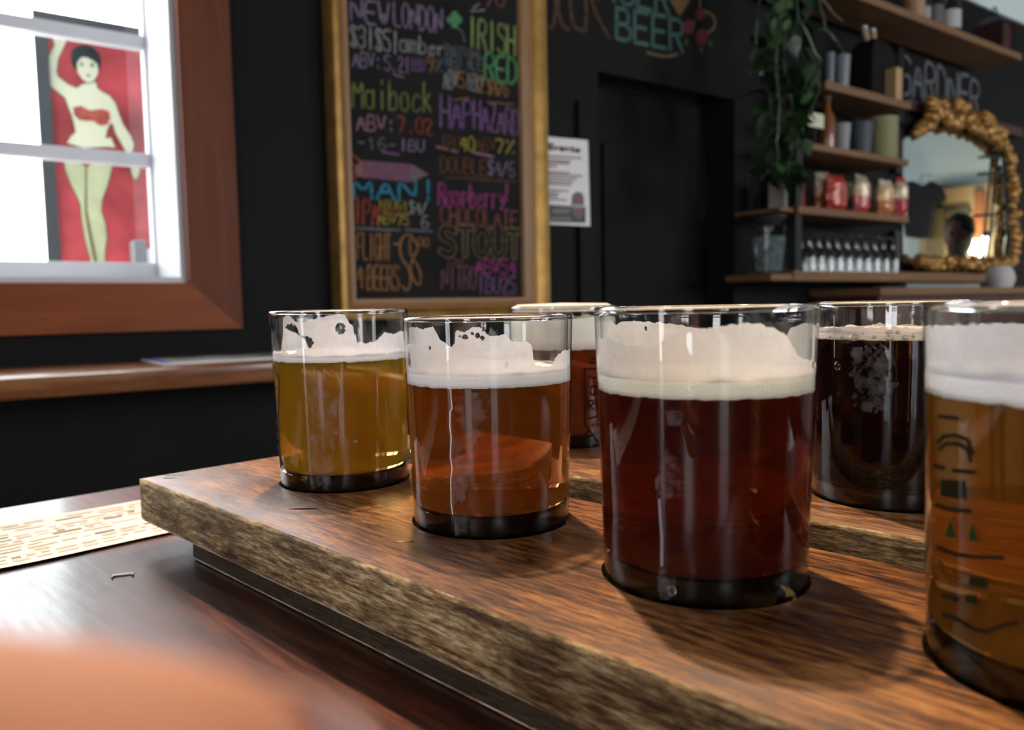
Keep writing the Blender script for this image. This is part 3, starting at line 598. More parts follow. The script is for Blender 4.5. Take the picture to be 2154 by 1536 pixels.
# ------------------------------------------------------------------ shelf unit on the wall
SQ = .20
def shelf(name, x0, t0, b0, x1, t1, b1, mt, label, q=SQ, post=False, qb=0.0345):
    s0, a0 = on_wall(x0, t0, q); _, c0 = on_wall(x0, b0, q); s1, a1 = on_wall(x1, t1, q); _, c1 = on_wall(x1, b1, q)
    h1 = (a0+a1)/2; h0 = (c0+c1)/2
    mb = MB(); mb.box(s0, s1, -q, -qb, h0, h1)
    o = wbuild(mb, name, mt, bevel=.003, label=label, cat='shelf'); return s0, s1, h0, h1
shA = shelf('shelf_plank', 1700, -79, -76, 2150, 127, 152, M_SHELF, 'long top shelf plank running over the mirror on the right')
shB = shelf('shelf_plank', 1738, 165, 180, 1917, 217, 236, M_SHELF, 'second shelf plank from the top, carrying a black crate', )
shC = shelf('shelf_plank', 1690, 294, 306, 1912, 339, 354, M_SHELF, 'third shelf plank, carrying cups and an olive canister')
shD = shelf('shelf_plank', 1680, 432, 446, 1912, 455, 471, M_SHELF, 'fourth shelf plank, carrying the snack bags')
shE = shelf('shelf_plank', 1671, 567, 586, 2075, 577, 597, M_SHELF, 'lowest shelf plank, carrying the upturned glasses')
shF = shelf('side_shelf', 1622, 575, 588, 1668, 577, 592, M_SHELF, 'dark short shelf with the pitcher, left of the shelf unit', q=.20)
shG = shelf('side_shelf', 1642, 436, 443, 1668, 437, 446, M_SHELF, 'dark short shelf with two white cartons, left of shelf unit', q=.20)
for (x0, x1), lb in (((1674, 1687), 'left black upright of the wall shelves'), ((1884, 1897), 'right black upright of the wall shelves, beside the mirror')):
    qf = .19 if x0 < 1800 else .028; qn = qf-.0275
    a, _ = on_wall(x0, 450, qf); b, _ = on_wall(x1, 450, qf)
    if 'left' in lb: pass
    mb = MB(); mb.box(a, b, -.0019, 0-.0001, shE[2]-.02, shA[3]+.3)
    post = empty('shelf_upright', mat=WROT, label=lb, cat='upright')
    mb = MB(); mb.box(a, b, -qf, -qn, shE[3]+.001, shD[2]-.001); mb.build('steel_post', M_METAL, post)
    mb = MB(); mb.box(a, b, -qf, -qn, shD[3]+.001, shC[2]-.001); mb.build('steel_post', M_METAL, post)
    if x0 > 1800:
        mb = MB(); mb.box(a, b, -qf, -qn, shC[3]+.001, shB[2]-.001); mb.build('steel_post', M_METAL, post)
        mb = MB(); mb.box(a, b, -qf, -qn, shB[3]+.001, shA[2]-.001); mb.build('steel_post', M_METAL, post)
def span(x0, x1, y0, y1, q, base=None):     # photo box at depth q -> centre s, half width, base h, top h
    s0, t = on_wall(x0, y0, q); s1, b = on_wall(x1, y1, q); ym = (y0+y1)/2
    s0, _ = on_wall(x0, ym, q); s1, _ = on_wall(x1, ym, q); xm = (x0+x1)/2
    _, t = on_wall(xm, y0, q); _, b = on_wall(xm, y1, q)
    if base is not None: b = base+.0005
    return (s0+s1)/2, (s1-s0)/2, b, t
def jar(name, x0, x1, y0, y1, q, base, prof, mt, label, cat, parts=()):
    s, r, b, t = span(x0, x1, y0, y1, q, base); H = t-b; r *= .85
    e = empty(name, mat=WROT @ Matrix.Translation((s, -q, b)), label=label, cat=cat)
    for nm, pf, m_ in [(prof[0], prof[1], mt)]+list(parts):
        mb = MB(); mb.lathe([(a*r, z*H) for a, z in pf], 24); mb.build(nm, m_, e, smooth=True)
    return e
CYL = [(0, 0), (.96, 0), (1, .02), (1, .97), (.96, 1), (0, 1)]
BOT = [(0, 0), (.96, 0), (1, .03), (1, .55), (.8, .68), (.42, .76), (.38, .96), (0, .97)]
CUP = [(0, .02), (.78, .02), (.8, 0), (1, 1), (.93, 1), (.74, .06), (0, .06)]
GL = plain('grey glass jar', (.16, .18, .20), .25, coat=.5); 
# top shelf
jar('wooden_canister', 1910, 1936, -20, 32, .13, shA[3], ('can_body', [(0, 0), (.96, 0), (1, .02), (1, .9), (0, .9)]), col('pale wood', (.33, .19, .10)), 'pale wooden canister at left end of the top shelf', 'canister', [('lid', [(0, .905), (1.04, .905), (1.04, 1), (0, 1)], col('pale wood lid', (.28, .16, .08)))])
jar('small_jar', 1938, 1952, 5, 38, .13, shA[3], ('jar_body', [(0, 0), (1, 0), (1, .8), (0, .8)]), col('dull white', (.30, .30, .30)), 'tiny white jar beside the wooden canister on top shelf', 'jar', [('lid', [(0, .81), (1.03, .81), (1.03, 1), (0, 1)], M_METAL)])
for x0, x1, y0, lb, lc in ((1984, 2010, -30, 'dark bottle with a white label on the top shelf', (.42, .40, .40)), (1955, 1976, -40, 'slim dark bottle left of the white-labelled one on top shelf', (.10, .09, .09))):
    jar('bottle', x0, x1, y0, 60, .13, shA[3], ('bottle_glass', BOT), plain('dark bottle', (.02, .015, .014), .15), lb, 'bottle', [('bottle_label', [(1.01, .15), (1.02, .15), (1.02, .5), (1.01, .5)], col('label '+lb[:8], lc)), ('cap', [(0, .975), (.46, .975), (.46, 1), (0, 1)], M_METAL)])
# lantern at the end of the top shelf
s, r, b, t = span(2078, 2106, 12, 92, .13, shA[3]); e = empty('lantern', mat=WROT @ Matrix.Translation((s, -.13, b)), label='small black iron lantern with a ring handle on the top shelf', cat='lantern')
H = t-b
mb = MB(); mb.box(-r, r, -r, r, 0, .01); mb.build('lantern_base', M_METAL, e)
for sx, sy in ((-1, -1), (1, -1), (-1, 1), (1, 1)):
    mb = MB(); mb.box(sx*r*.9-.003, sx*r*.9+.003, sy*r*.9-.003, sy*r*.9+.003, .0102, H*.6); mb.build('corner_bar', M_METAL, e)
mb = MB(); mb.box(-r*.8, r*.8, -r*.8, r*.8, .0104, H*.59); mb.build('lantern_glass', plain('smoky lantern glass', (.06, .02, .02), .2), e)
mb = MB(); mb.lathe([(r*1.3, H*.6), (r*.5, H*.78), (0, H*.8)], 4, a0=PI/4); mb.build('lantern_roof', M_METAL, e)
mb = MB(); mb.tube([(.018*math.cos(a*PI/8), 0, H*.88+.018*math.sin(a*PI/8)) for a in range(17)], .003, 6); mb.build('ring_handle', M_METAL, e)
# second shelf: tumbler jars, black crate, wooden stick
jar('glass_jar', 1758, 1782, 118, 176, .14, shB[3], ('jar_body', CUP), GL, 'grey glass jar on the second shelf, left of the black crate', 'jar')
jar('glass_jar', 1738, 1752, 112, 172, .14, shB[3], ('jar_body', CUP), GL, 'small half-hidden glass jar behind the hanging plant leaves', 'jar')
s, r, b, t = span(1808, 1860, 88, 200, .11, shB[3]); e = empty('growler_carrier', mat=WROT @ Matrix.Translation((s, -.11, b)), label='black bag-shaped carrier with two wooden-handled tools sticking up', cat='carrier')
mb = MB(); H = t-b; mb.add([(-r, -.045, 0), (r, -.045, 0), (r, .045, 0), (-r, .045, 0), (-r*.95, -.045, H*.8), (r*.95, -.045, H*.8), (r*.95, .045, H*.8), (-r*.95, .045, H*.8), (-r*.5, -.03, H), (r*.5, -.03, H), (r*.5, .03, H), (-r*.5, .03, H)],
   [(3, 2, 1, 0), (0, 1, 5, 4), (1, 2, 6, 5), (2, 3, 7, 6), (3, 0, 4, 7), (4, 5, 9, 8), (5, 6, 10, 9), (6, 7, 11, 10), (7, 4, 8, 11), (8, 9, 10, 11)])
mb.build('bag_body', plain('black canvas', (.012, .012, .013), .9, spec=.1, bump=.4, bscale=150), e, bevel=.006)
for x0, lx in ((-r*.42, -.02), (r*.15, -.012)):
    mb = MB(); mb.tube([(x0, 0, H*.985), (x0+lx, 0, H*1.16)], [.009, .011], 8); mb.build('wooden_handle', col('handle wood', (.36, .24, .15)), e)
    mb = MB(); mb.ball((x0+lx, 0, H*1.185), .015, .012, .010); mb.build('steel_tip', plain('steel tip', (.4, .42, .42), .3, .7), e, smooth=True)
s, r, b, t = span(1873, 1886, 145, 212, .175, shB[3])
mb = MB(); mb.box(-r, r, -r, r, 0, t-b); o = mb.build('wooden_block', col('blond wood', (.42, .27, .13)), bevel=.002, label='upright blond wooden block at the right end of the second shelf', cat='block'); o.matrix_world = WROT @ Matrix.Translation((s, -.175, b))
# third shelf
jar('amber_bottle', 1728, 1751, 205, 303, .14, shC[3], ('bottle_glass', BOT), plain('amber bottle', (.22, .075, .03), .2, coat=.3), 'amber brown bottle on the third shelf beside hanging plant', 'bottle', [('cap', [(0, .975), (.48, .975), (.48, 1), (0, 1)], col('pale cap', (.3, .25, .25)))])
s, r, b, t = span(1693, 1732, 238, 268, .17)
e = empty('shelf_sign', mat=WROT @ Matrix.Translation((s, -.17, shC[3]+.0006)), label='small cream card on a stand, half behind plant leaves', cat='card')
mb = MB(); mb.box(-r, r, -.002, .002, b-shC[3], t-shC[3]); mb.build('card', col('cream card', (.62, .64, .46)), e)
mb = MB(); mb.box(-.012, .012, -.01, .01, 0, .004).box(-.003, .003, -.003, .003, .004, b-shC[3]-.0005); mb.build('card_stand', M_METAL, e)
jar('paper_cup', 1757, 1782, 262, 312, .14, shC[3], ('cup_body', CUP), col('grey white cup', (.26, .25, .25)), 'greyish white cup on the third shelf', 'cup')
jar('mug', 1793, 1826, 260, 320, .14, shC[3], ('mug_body', CUP), col('slate blue', (.045, .06, .075)), 'dark slate-blue mug beside the olive canister', 'mug')
jar('canister', 1833, 1874, 250, 333, .14, shC[3], ('can_body', [(0, 0), (.97, 0), (1, .02), (1, .93), (0, .93)]), col('olive canister', (.22, .20, .09)), 'tall olive green canister on the third shelf', 'canister', [('lid', [(0, .935), (1.02, .935), (1.02, 1), (0, 1)], col('olive lid', (.26, .24, .13)))])
# fourth shelf: snack bags and cartons
def bag(x0, x1, y0, y1, q, c1, c2, c3, label, tilt, seed):
    s, r, b, t = span(x0, x1, y0, y1, q, shD[3]); H = t-b; tilt *= .45; r *= (1.0 if q < .14 else 1.15); H *= (1 if q < .14 else 1.10); q = .095 if q > .14 else .155
    e = empty('snack_bag', mat=WROT @ Matrix.Translation((s, -q, b+.001)) @ Matrix.Rotation(tilt, 4, 'Y'), label=label, cat='snack bag', group='snack bags on the fourth shelf')
    nx, nz = 12, 14
    for nm, z0, z1, cc in (('bag_base', 0, .45, c1), ('bag_front', .45, .86, c2), ('bag_crimp', .86, 1, c3)):
        mb = MB()
        for side in (1, -1):
            vs = []
            for j in range(nz+1):
                v = z0+(z1-z0)*j/nz
                for i in range(nx+1):
                    u = i/nx; puff = (1-(2*u-1)**2)**.5*min(1, (v+.02)*6)**.5*max(0, min(1, (1-v)*4))**.6
                    wv = .003*noise.noise(Vector((u*7, v*6, seed)))
                    wd = r*(1-.12*v+.05*math.sin(v*9+seed))
                    vs.append(((2*u-1)*wd+wv, side*(-.026*puff-.0005)+wv, v*H+.006*noise.noise(Vector((u*5, seed, 4)))*(v > .9)))
            fs = [(j*(nx+1)+i, j*(nx+1)+i+1, (j+1)*(nx+1)+i+1, (j+1)*(nx+1)+i) for j in range(nz) for i in range(nx)]
            if side < 0: fs = [f[::-1] for f in fs]
            mb.add(vs, fs)
        mb.build(nm, plain('foil '+nm+str(seed), cc, .35, .1, bump=.4, bscale=60, var=.35, vscale=25, coat=.4), e, smooth='all')
R_, OR, CRM, TL, WH = (.40, .035, .02), (.50, .17, .05), (.60, .50, .32), (.01, .20, .26), (.62, .58, .50)
for i, a in enumerate(((1694, 1724, 356, 442, .16, (.25, .02, .015), R_, (.40, .05, .03), 'dark red snack bag, first from the left upright', .05),
   (1718, 1756, 372, 445, .12, R_, (.45, .06, .03), (.36, .03, .02), 'bright red snack bag leaning beside the dark red one', -.12),
   (1752, 1778, 366, 447, .155, OR, CRM, (.45, .38, .30), 'cream snack bag with orange base, taller than its neighbours', -.08),
   (1775, 1800, 372, 449, .12, (.45, .05, .03), CRM, (.40, .33, .26), 'cream snack bag with red base, behind the taller cream one', .08),
   (1802, 1828, 386, 451, .16, TL, (.58, .58, .34), (.5, .5, .36), 'snack bag with a teal base', -.16),
   (1828, 1856, 382, 453, .125, OR, (.60, .42, .22), WH, 'peach snack bag right of the teal-based one', .05),
   (1850, 1868, 380, 455, .165, (.45, .13, .06), WH, (.30, .12, .10), 'white snack bag with brown crimp, second from the right upright', -.05),
   (1867, 1886, 376, 457, .13, (.42, .02, .04), CRM, (.40, .03, .04), 'cream snack bag with crimson base and top by the right upright', .04))):
    bag(a[0], a[1], a[2], a[3], a[4], a[5], a[6], a[7], a[8], a[9], i*3+1)
for x0, x1, y0, lb in ((1632, 1655, 378, 'white carton on the short side shelf'), (1660, 1671, 378, 'narrow white carton next to the shelf upright')):
    s, r, b, t = span(x0, x1, y0, 436, .13, shG[3])
    e = empty('carton', mat=WROT @ Matrix.Translation((s, -.13, b)), label=lb, cat='carton')
    mb = MB(); mb.box(-r*.85, r*.85, -.03, .03, 0, t-b); mb.build('carton_body', col('carton', (.40, .38, .34)), e, bevel=.002)
    mb = MB(); mb.box(-r*.7, r*.7, -.012, .012, t-b+.0003, t-b+.006); mb.build('carton_flap', col('carton flap', (.30, .25, .22)), e)
# dark bowl hanging above the pitcher
jar('dark_bowl', 1598, 1652, 456, 475, .11, None, ('bowl_body', [(0, 0), (.5, 0), (1, .9), (1, 1), (.9, 1), (.45, .12), (0, .12)]), plain('black bowl', (.05, .048, .05), .5), 'shallow dark bowl upside on top of the glass pitcher', 'bowl')
# clear pitcher with ridged glass, left of the unit
s, r, b, t = span(1584, 1650, 479, 574, .12, shF[3]); H = t-b; r *= .74
M_CLEAR = thin_glass('clear barware', (.80, .84, .84), (.75, .8, .8), .11)
e = empty('pitcher', mat=WROT @ Matrix.Translation((s, -.12, b)), label='big clear ribbed pitcher on the short shelf left of the unit', cat='pitcher')
mb = MB(); mb.lathe([(r*.72, 0), (r*.75, H*.03), (r*.98, H*.93), (r*1.0, H), (r*.94, H), (r*.9, H*.93), (r*.7, H*.06), (0, H*.06)], 40); mb.build('pitcher_body', M_CLEAR, e, smooth=True)
mb = MB(); mb.lathe([(r*.66, H*.07), (r*.86, H*.8), (0, H*.82)], 32); mb.build('frosted_content', film_mat('ice', (.75, .80, .80), .35, .9, 60), e, smooth=True)
mb = MB(); mb.tube([(-r*.95, 0, H*.85), (-r*1.22, 0, H*.8), (-r*1.2, 0, H*.4), (-r*.82, 0, H*.2)], .006, 8); mb.build('pitcher_handle', M_CLEAR, e, smooth=True)
# upturned stemmed tasters: two rows of ten
PR = [(0, 0), (.95, 0), (1, .012), (.98, .02), (.9, .3), (.84, .52), (.5, .6), (.16, .64), (.13, .72), (.2, .8), (.62, .86), (.7, .9), (.66, 1), (0, 1)]
PR = [(.92, 0), (1, .01), (1, .3), (.9, .52), (.6, .6), (.2, .66), (.17, .84), (.30, .92), (.72, .97), (.74, 1), (0, 1)]
proto = None; Hg = None
for row, q in ((0, .16), (1, .09)):
    for k in range(10):
        x = 1702+k*19.6
        s, r, b, t = span(x-9, x+9, 498+k*.9, 570, .16, shE[3]); H = t-b
        if row: s += .018
        if proto is None:
            proto = empty('stemmed_glass', mat=WROT @ Matrix.Translation((s, -q, b)), label='upturned stemmed tasting glass in front row on lowest shelf', cat='glass', group='upturned glasses on the lowest shelf, front row')
            r0 = .0205; mb = MB(); mb.lathe([(a*r0, z*H*1.12) for a, z in PR[:6]], 24); mb.build('bowl', M_CLEAR, proto, smooth=True)
            mb = MB(); mb.lathe([(a*r0, z*H*1.12) for a, z in PR[5:]], 24); mb.build('foot', M_CLEAR, proto, smooth=True)
        else:
            g = proto.copy(); link(g); g.matrix_world = WROT @ Matrix.Translation((s, -q, b))
            if row: g['group'] = 'upturned glasses on the lowest shelf, back row'
            for ch in proto.children:
                c_ = ch.copy(); link(c_); c_.parent = g
        (proto if row == 0 and k == 0 else g)['label'] = '%s upturned stemmed glass from the left in the %s row, lowest shelf' % (('first', 'second', 'third', 'fourth', 'fifth', 'sixth', 'seventh', 'eighth', 'ninth', 'tenth')[k], ('front', 'back')[row])
# ------------------------------------------------------------------ black sign board with grey letters
sg = empty('sign_board', mat=WROT, label='black board lettered GARDNER in dim grey above the gilt mirror', cat='sign')
sb0, _ = on_wall(1905, 180, .02); sb1 = on_wall(2150, 200, .02)[0]; _, st = on_wall(1899, 108, .02); _, sbm = on_wall(1899, 205, .02)
mb = MB(); mb.box(sb0, sb1, -.02, -.002, sbm, st); mb.build('board', col('sign black', (.008, .008, .009), spec=.1), sg)
mb = MB(); mb.box(sb0, sb1, -.03, -.002, sbm-.04, sbm-.0005); mb.build('bottom_rail', col('dark red wood', (.05, .014, .012)), sg, bevel=.003)
mb = MB(); textquad(mb, "GARDNER", [(1893, 112), (2063, 172), (2063, 245), (1893, 195)], .02, .013, 1, gap=.18); mb.build('lettering', K['sign'], sg)
# ------------------------------------------------------------------ gilt mirror
mr = empty('gilt_mirror', mat=WROT, label='mirror in an ornate gilt frame at the right of the shelves', cat='mirror')
MQ = .014
inner = [(1900, 290), (1918, 280), (1946, 268), (1956, 254), (1966, 250), (1978, 262), (1998, 268), (2014, 268), (2030, 280), (2056, 286), (2076, 298), (2092, 314), (2106, 330), (2114, 420), (2116, 500), (2110, 556), (2060, 562), (2000, 560), (1940, 558), (1908, 556), (1900, 553), (1899, 420)]
I = [on_wall(x, y, MQ) for x, y in inner]
mb = MB(); mb.add([(a, -MQ, b) for a, b in I]+[(a, -.0035, b) for a, b in I], [tuple(range(len(I)-1, -1, -1)), tuple(range(len(I), 2*len(I)))]+[(i, (i+1) % len(I), len(I)+(i+1) % len(I), len(I)+i) for i in range(len(I))])
mb.build('mirror_glass', M_MIRROR, mr)
M_GILT = plain('old gilding', (.36, .19, .055), .42, .6, bump=.5, bscale=70, var=.5, vscale=35)
cx_ = sum(a for a, b in I)/len(I); cz_ = sum(b for a, b in I)/len(I)
mb = MB(); n = len(I)
for i in range(n):
    a, b = I[i], I[(i+1) % n]
    if i >= n-3: continue
    low = inner[i][1] > 540 and inner[(i+1) % n][1] > 540
    L_ = math.hypot(b[0]-a[0], b[1]-a[1]); k = max(1, int(L_/.022))
    for j in range(k):
        t = (j+rnd.random()*.5)/k; x = a[0]+(b[0]-a[0])*t; z = a[1]+(b[1]-a[1])*t
        dx, dz = x-cx_, z-cz_; l = math.hypot(dx, dz); top = z > cz_+.18
        for q in range(2 if not top else 4):
            o_ = (.006+.020*q)+rnd.uniform(-.004, .006)-(.022 if low else 0); r = rnd.uniform(.013, .021)*(1.15 if top else 1)
            mb.ball((x+dx/l*o_+(.02 if x < I[1][0] else 0), -.036-rnd.random()*.02, z+dz/l*o_), r, r*.9, r*rnd.uniform(.8, 1.5), 9, 6, .5, rnd.random()*50)
o = mb.build('carved_frame', M_GILT, mr, smooth='all')
for (px, py), n_ in (((2012, 235), 9), ((1955, 232), 6), ((2070, 262), 6), ((2020, 562), 8), ((1935, 558), 7), ((2085, 562), 6)):
    s, h = on_wall(px, py, .06); mb = MB()
    for k in range(n_):
        a = PI*k/(n_-1); L_ = .048 if py < 400 else .032
        L_ *= .6+.5*math.sin(PI*k/(n_-1))
        P = [(s, -.06, h), (s+L_*.5*math.cos(a), -.085, h+L_*.5*math.sin(a)), (s+L_*math.cos(a), -.07, h+L_*math.sin(a)), (s+L_*1.05*math.cos(a+.3), -.06, h+L_*1.0*math.sin(a+.3))]
        mb.tube(P, [.012, .014, .009, .004], 7)
    mb.build('leaf_crest', M_GILT, mr, smooth='all')
# iron wall bracket in front of the mirror's right side
ib_ = empty('iron_bracket', mat=WROT, label='thin black iron stand with cross bars before the mirror right edge', cat='bracket')
P = [on_wall(x, y, .024) for x, y in ((2098, 318), (2090, 400), (2082, 500), (2074, 575))]
mb = MB(); mb.tube([(a, -.024, b) for a, b in P], .006, 8); mb.build('iron_stem', M_METAL, ib_, smooth=True)
for x0, x1, y in ((2068, 2104, 366), (2060, 2098, 453), (2070, 2110, 330)):
    a = on_wall(x0, y, .024); b = on_wall(x1, y-2, .024); mb = MB(); mb.tube([(a[0], -.024, a[1]), (b[0], -.024, b[1])], .006, 8); mb.build('cross_bar', M_METAL, ib_, smooth=True)
# sideboard under the mirror, tray on it
a, t = on_wall(1828, 606, .22); b = on_wall(2140, 606, .22)[0]
sbd = empty('bar_cabinet', mat=WROT, label='low dark red-brown bar cabinet under the mirror', cat='cabinet')
mb = MB(); mb.box(a, b+.5, -.26, -.004, t-.025, t); mb.build('cabinet_top', M_SHELF, sbd, bevel=.003)
M_RB = plain('dark red wood', (.055, .016, .013), .5, var=.3, vscale=6)
mb = MB(); mb.box(a+.02, b+.48, -.24, -.004, FLOOR_H+.005, t-.0255); mb.build('carcass', M_RB, sbd)
nd = 3
for i in range(nd):
    x0 = a+.03+i*(b+.45-a)/nd; x1 = x0+(b+.45-a)/nd-.015
    mb = MB(); mb.box(x0, x1, -.258, -.2405, FLOOR_H+.1, t-.05); d = mb.build('door', M_RB, sbd, bevel=.003)
    mb = MB(); mb.ball((x1-.03, -.27, t-.3), .012); mb.build('knob', M_METAL, d, smooth=True)
s0, th = on_wall(1888, 602, .14); s1, _ = on_wall(2040, 602, .14)
tr = empty('serving_tray', mat=WROT, label='flat silver-grey tray lying on the bar cabinet', cat='tray')
mb = MB(); mb.box(s0, s1, -.17, -.06, t+.0005, t+.004); mb.build('tray_base', plain('tray', (.22, .24, .24), .35, .4), tr)
mb = MB(); mb.box(s0, s1, -.175, -.1705, t+.0005, t+.016).box(s0, s1, -.0595, -.055, t+.0005, t+.016).box(s0-.005, s0-.0005, -.175, -.055, t+.0005, t+.016).box(s1+.0005, s1+.005, -.175, -.055, t+.0005, t+.016)
mb.build('tray_rim', plain('tray rim', (.26, .28, .28), .35, .4), tr)
jar('white_jug', 2086, 2118, 560, 610, .15, t, ('jug_body', [(0, 0), (.8, 0), (1, .4), (.85, .8), (.6, 1), (0, 1)]), col('white glaze', (.5, .48, .48)), 'white round jug at the far right end of bar cabinet', 'jug')
# ------------------------------------------------------------------ things on the right wall, seen in the mirror
def mir(px, py, s_):      # photo pixel seen in the mirror -> (q, h) on the plane s = s_
    d = ray(px, py); k = (s_ - (CAM-O).dot(W))/d.dot(W); p = CAM + d*k - O
    return 2*MQ - p.dot(N), p.z
RS = SR_
def rp(px, py, s_): q, h = mir(px, py, s_); return (s_, -q, h)
def slab(name, px0, px1, py0, py1, s_, th, mt, parent, **k):
    q0, h1 = mir(px0, (py0+py1)/2, s_)[0], mir((px0+px1)/2, py0, s_)[1]; q1, h0 = mir(px1, (py0+py1)/2, s_)[0], mir((px0+px1)/2, py1, s_)[1]
    mb = MB(); mb.box(s_, s_+th, -max(q0, q1), -min(q0, q1), h0, h1); return mb.build(name, mt, parent, **k)
bo = empty('room_opening', mat=WROT, label='warm beige panelled booth with orange-brown post, seen in the mirror', cat='booth')
q0, ht_ = mir(1935, 404, RS-.06); q1, hb_ = mir(2098, 620, RS-.06)
mb = MB(); mb.box(RS-.06, RS-.002, -q1, -q0, FLOOR_H+.01, ht_); mb.build('booth_wall', col('beige panel', (.62, .44, .22)), bo)
slab('booth_post', 2048, 2066, 404, 600, RS-.09, .028, col('orange wood', (.42, .15, .05)), bo)
slab('booth_post', 2085, 2098, 404, 600, RS-.09, .028, col('cream post', (.45, .38, .22)), bo)
slab('picture', 1990, 2036, 452, 495, RS-.10, .02, col('rust picture', (.30, .11, .045)), bo)
slab('picture_frame', 1986, 2040, 442, 452, RS-.105, .03, col('dark frame', (.10, .09, .05)), bo)
slab('screen_panel', 1950, 1985, 440, 600, RS-.10, .03, col('olive panel', (.16, .13, .06)), bo)
# T-shirt hung on the right wall
ts = empty('t_shirt', mat=WROT, label='black T-shirt hung up, reflected in the mirror', cat='t-shirt')
P = [(1886, 400), (1898, 386), (1916, 381), (1930, 389), (1944, 389), (1956, 381), (1974, 392), (1984, 416), (1978, 426), (1962, 430), (1958, 450), (1954, 500), (1930, 502), (1904, 498), (1896, 440), (1880, 432), (1874, 425)]
F_ = [rp(x, y, RS-.20) for x, y in P]; n = len(F_)
mb = MB(); mb.add(F_+[(x+.06, y, z) for x, y, z in F_], [tuple(range(n)), tuple(range(2*n-1, n-1, -1))]+[(i, n+i, n+(i+1) % n, (i+1) % n) for i in range(n)])
mb.build('shirt_body', plain('black jersey', (.008, .010, .014), .9), ts)
a_ = rp(1937, 385, RS-.17); mb = MB(); mb.tube([a_, (a_[0], a_[1], a_[2]+.06), (RS-.001, a_[1], a_[2]+.07)], .004, 6); mb.build('hanger_hook', M_METAL, ts)
# lit tube lamp, seen in the mirror
tl = empty('tube_lamp', mat=WROT, label='glowing white tube lamp near the booth, reflected in the mirror', cat='lamp')
A_, B_ = rp(2073, 492, RS-.2), rp(2064, 548, RS-.2)
mb = MB(); mb.tube([A_, B_], .016, 12); mb.build('tube', plain('lit tube', (1, 1, 1), .5, emit=(1, .97, .88), es=7), tl)
mb = MB(); mb.ball(A_, .026).ball(B_, .026).tube([A_, (RS-.12, A_[1], A_[2])], .008).tube([B_, (RS-.12, B_[1], B_[2])], .008); mb.build('lamp_bracket', M_METAL, tl)
lp = bpy.data.lights.new('booth_light', 'POINT'); lp.energy = 5; lp.color = (1, .85, .6); lp.shadow_soft_size = .05; lq = bpy.data.objects.new('booth_light', lp); link(lq); lq.parent = tl; lq.location = ((A_[0]+B_[0])/2-.12, (A_[1]+B_[1])/2, (A_[2]+B_[2])/2)
# person standing by the booth, seen in the mirror
pq, ph = mir(2014, 492, RS-.6)
pe = empty('person', mat=WROT @ Matrix.Translation((RS-.6, -pq, FLOOR_H)) , label='person with dark hair in a dark shirt, reflected in mirror', cat='person')
Hh = ph-FLOOR_H; sc_ = Hh/1.70
def skinmesh(name, verts, edges, radii, mt, parent, root=0, sub=2):
    me = bpy.data.meshes.new(name); me.from_pydata(verts, edges, []); o = bpy.data.objects.new(name, me); link(o); o.parent = parent
    sk = o.modifiers.new('skin', 'SKIN'); sk.use_smooth_shade = True
    for i, v in enumerate(me.skin_vertices[0].data):
        r = radii[i]; v.radius = r if isinstance(r, tuple) else (r, r); v.use_root = (i == root)
    s_ = o.modifiers.new('sub', 'SUBSURF'); s_.levels = sub; s_.render_levels = sub
    dg = bpy.context.evaluated_depsgraph_get(); dg.update()
    m2 = bpy.data.meshes.new_from_object(o.evaluated_get(dg)); o.modifiers.clear(); o.data = m2; m2.materials.clear(); m2.materials.append(mt)
    m2.polygons.foreach_set('use_smooth', [True]*len(m2.polygons)); m2.polygons.foreach_set('material_index', [0]*len(m2.polygons)); return o
V = [(0, 0, 1.0), (0, 0, 1.2), (0, 0, 1.4), (0, 0, 1.5), (0, 0, 1.58), (0, 0, 1.68), (0, .19, 1.40), (0, .25, 1.15), (-.06, .22, .92), (0, -.19, 1.40), (0, -.25, 1.15), (-.06, -.22, .92), (0, .10, .92), (0, .11, .5), (0, .11, .08), (-.12, .12, .04), (0, -.10, .92), (0, -.11, .5), (0, -.11, .08), (-.12, -.12, .04)]
V = [(x*sc_, y*sc_, z*sc_) for x, y, z in V]
E = [(0, 1), (1, 2), (2, 3), (3, 4), (4, 5), (2, 6), (6, 7), (7, 8), (2, 9), (9, 10), (10, 11), (0, 12), (12, 13), (13, 14), (14, 15), (0, 16), (16, 17), (17, 18), (18, 19)]
Rr = [(.12, .16), (.11, .15), (.11, .17), .06, .06, .085, .06, .045, .035, .06, .045, .035, .085, .06, .045, .03, .085, .06, .045, .03]
skinmesh('body', V, E, Rr, plain('dark figure clothes', (.03, .014, .014), .8), pe)
mb = MB(); hz = 1.72*sc_; mb.ball((-.01, 0, hz-.02), .088, .078, .115, 16, 12); mb.ball((-.10, 0, hz-.02), .014, .012, .02); mb.ball((0, .08, hz-.02), .01, .012, .025); mb.ball((0, -.08, hz-.02), .01, .012, .025)
for sy in (-1, 1): mb.ball((-.082, sy*.032, hz+.005), .008, .012, .007)
mb.ball((-.088, 0, hz-.075), .008, .022, .006); mb.build('head', plain('face', (.13, .06, .05), .6), pe, smooth='all')
mb = MB(); mb.ball((.02, 0, hz+.025), .10, .098, .105, 16, 10, .2, 4); mb.ball((.05, 0, hz-.08), .06, .08, .10, 12, 8, .2, 5); mb.build('hair', plain('dark hair', (.012, .009, .009), .7), pe, smooth='all')
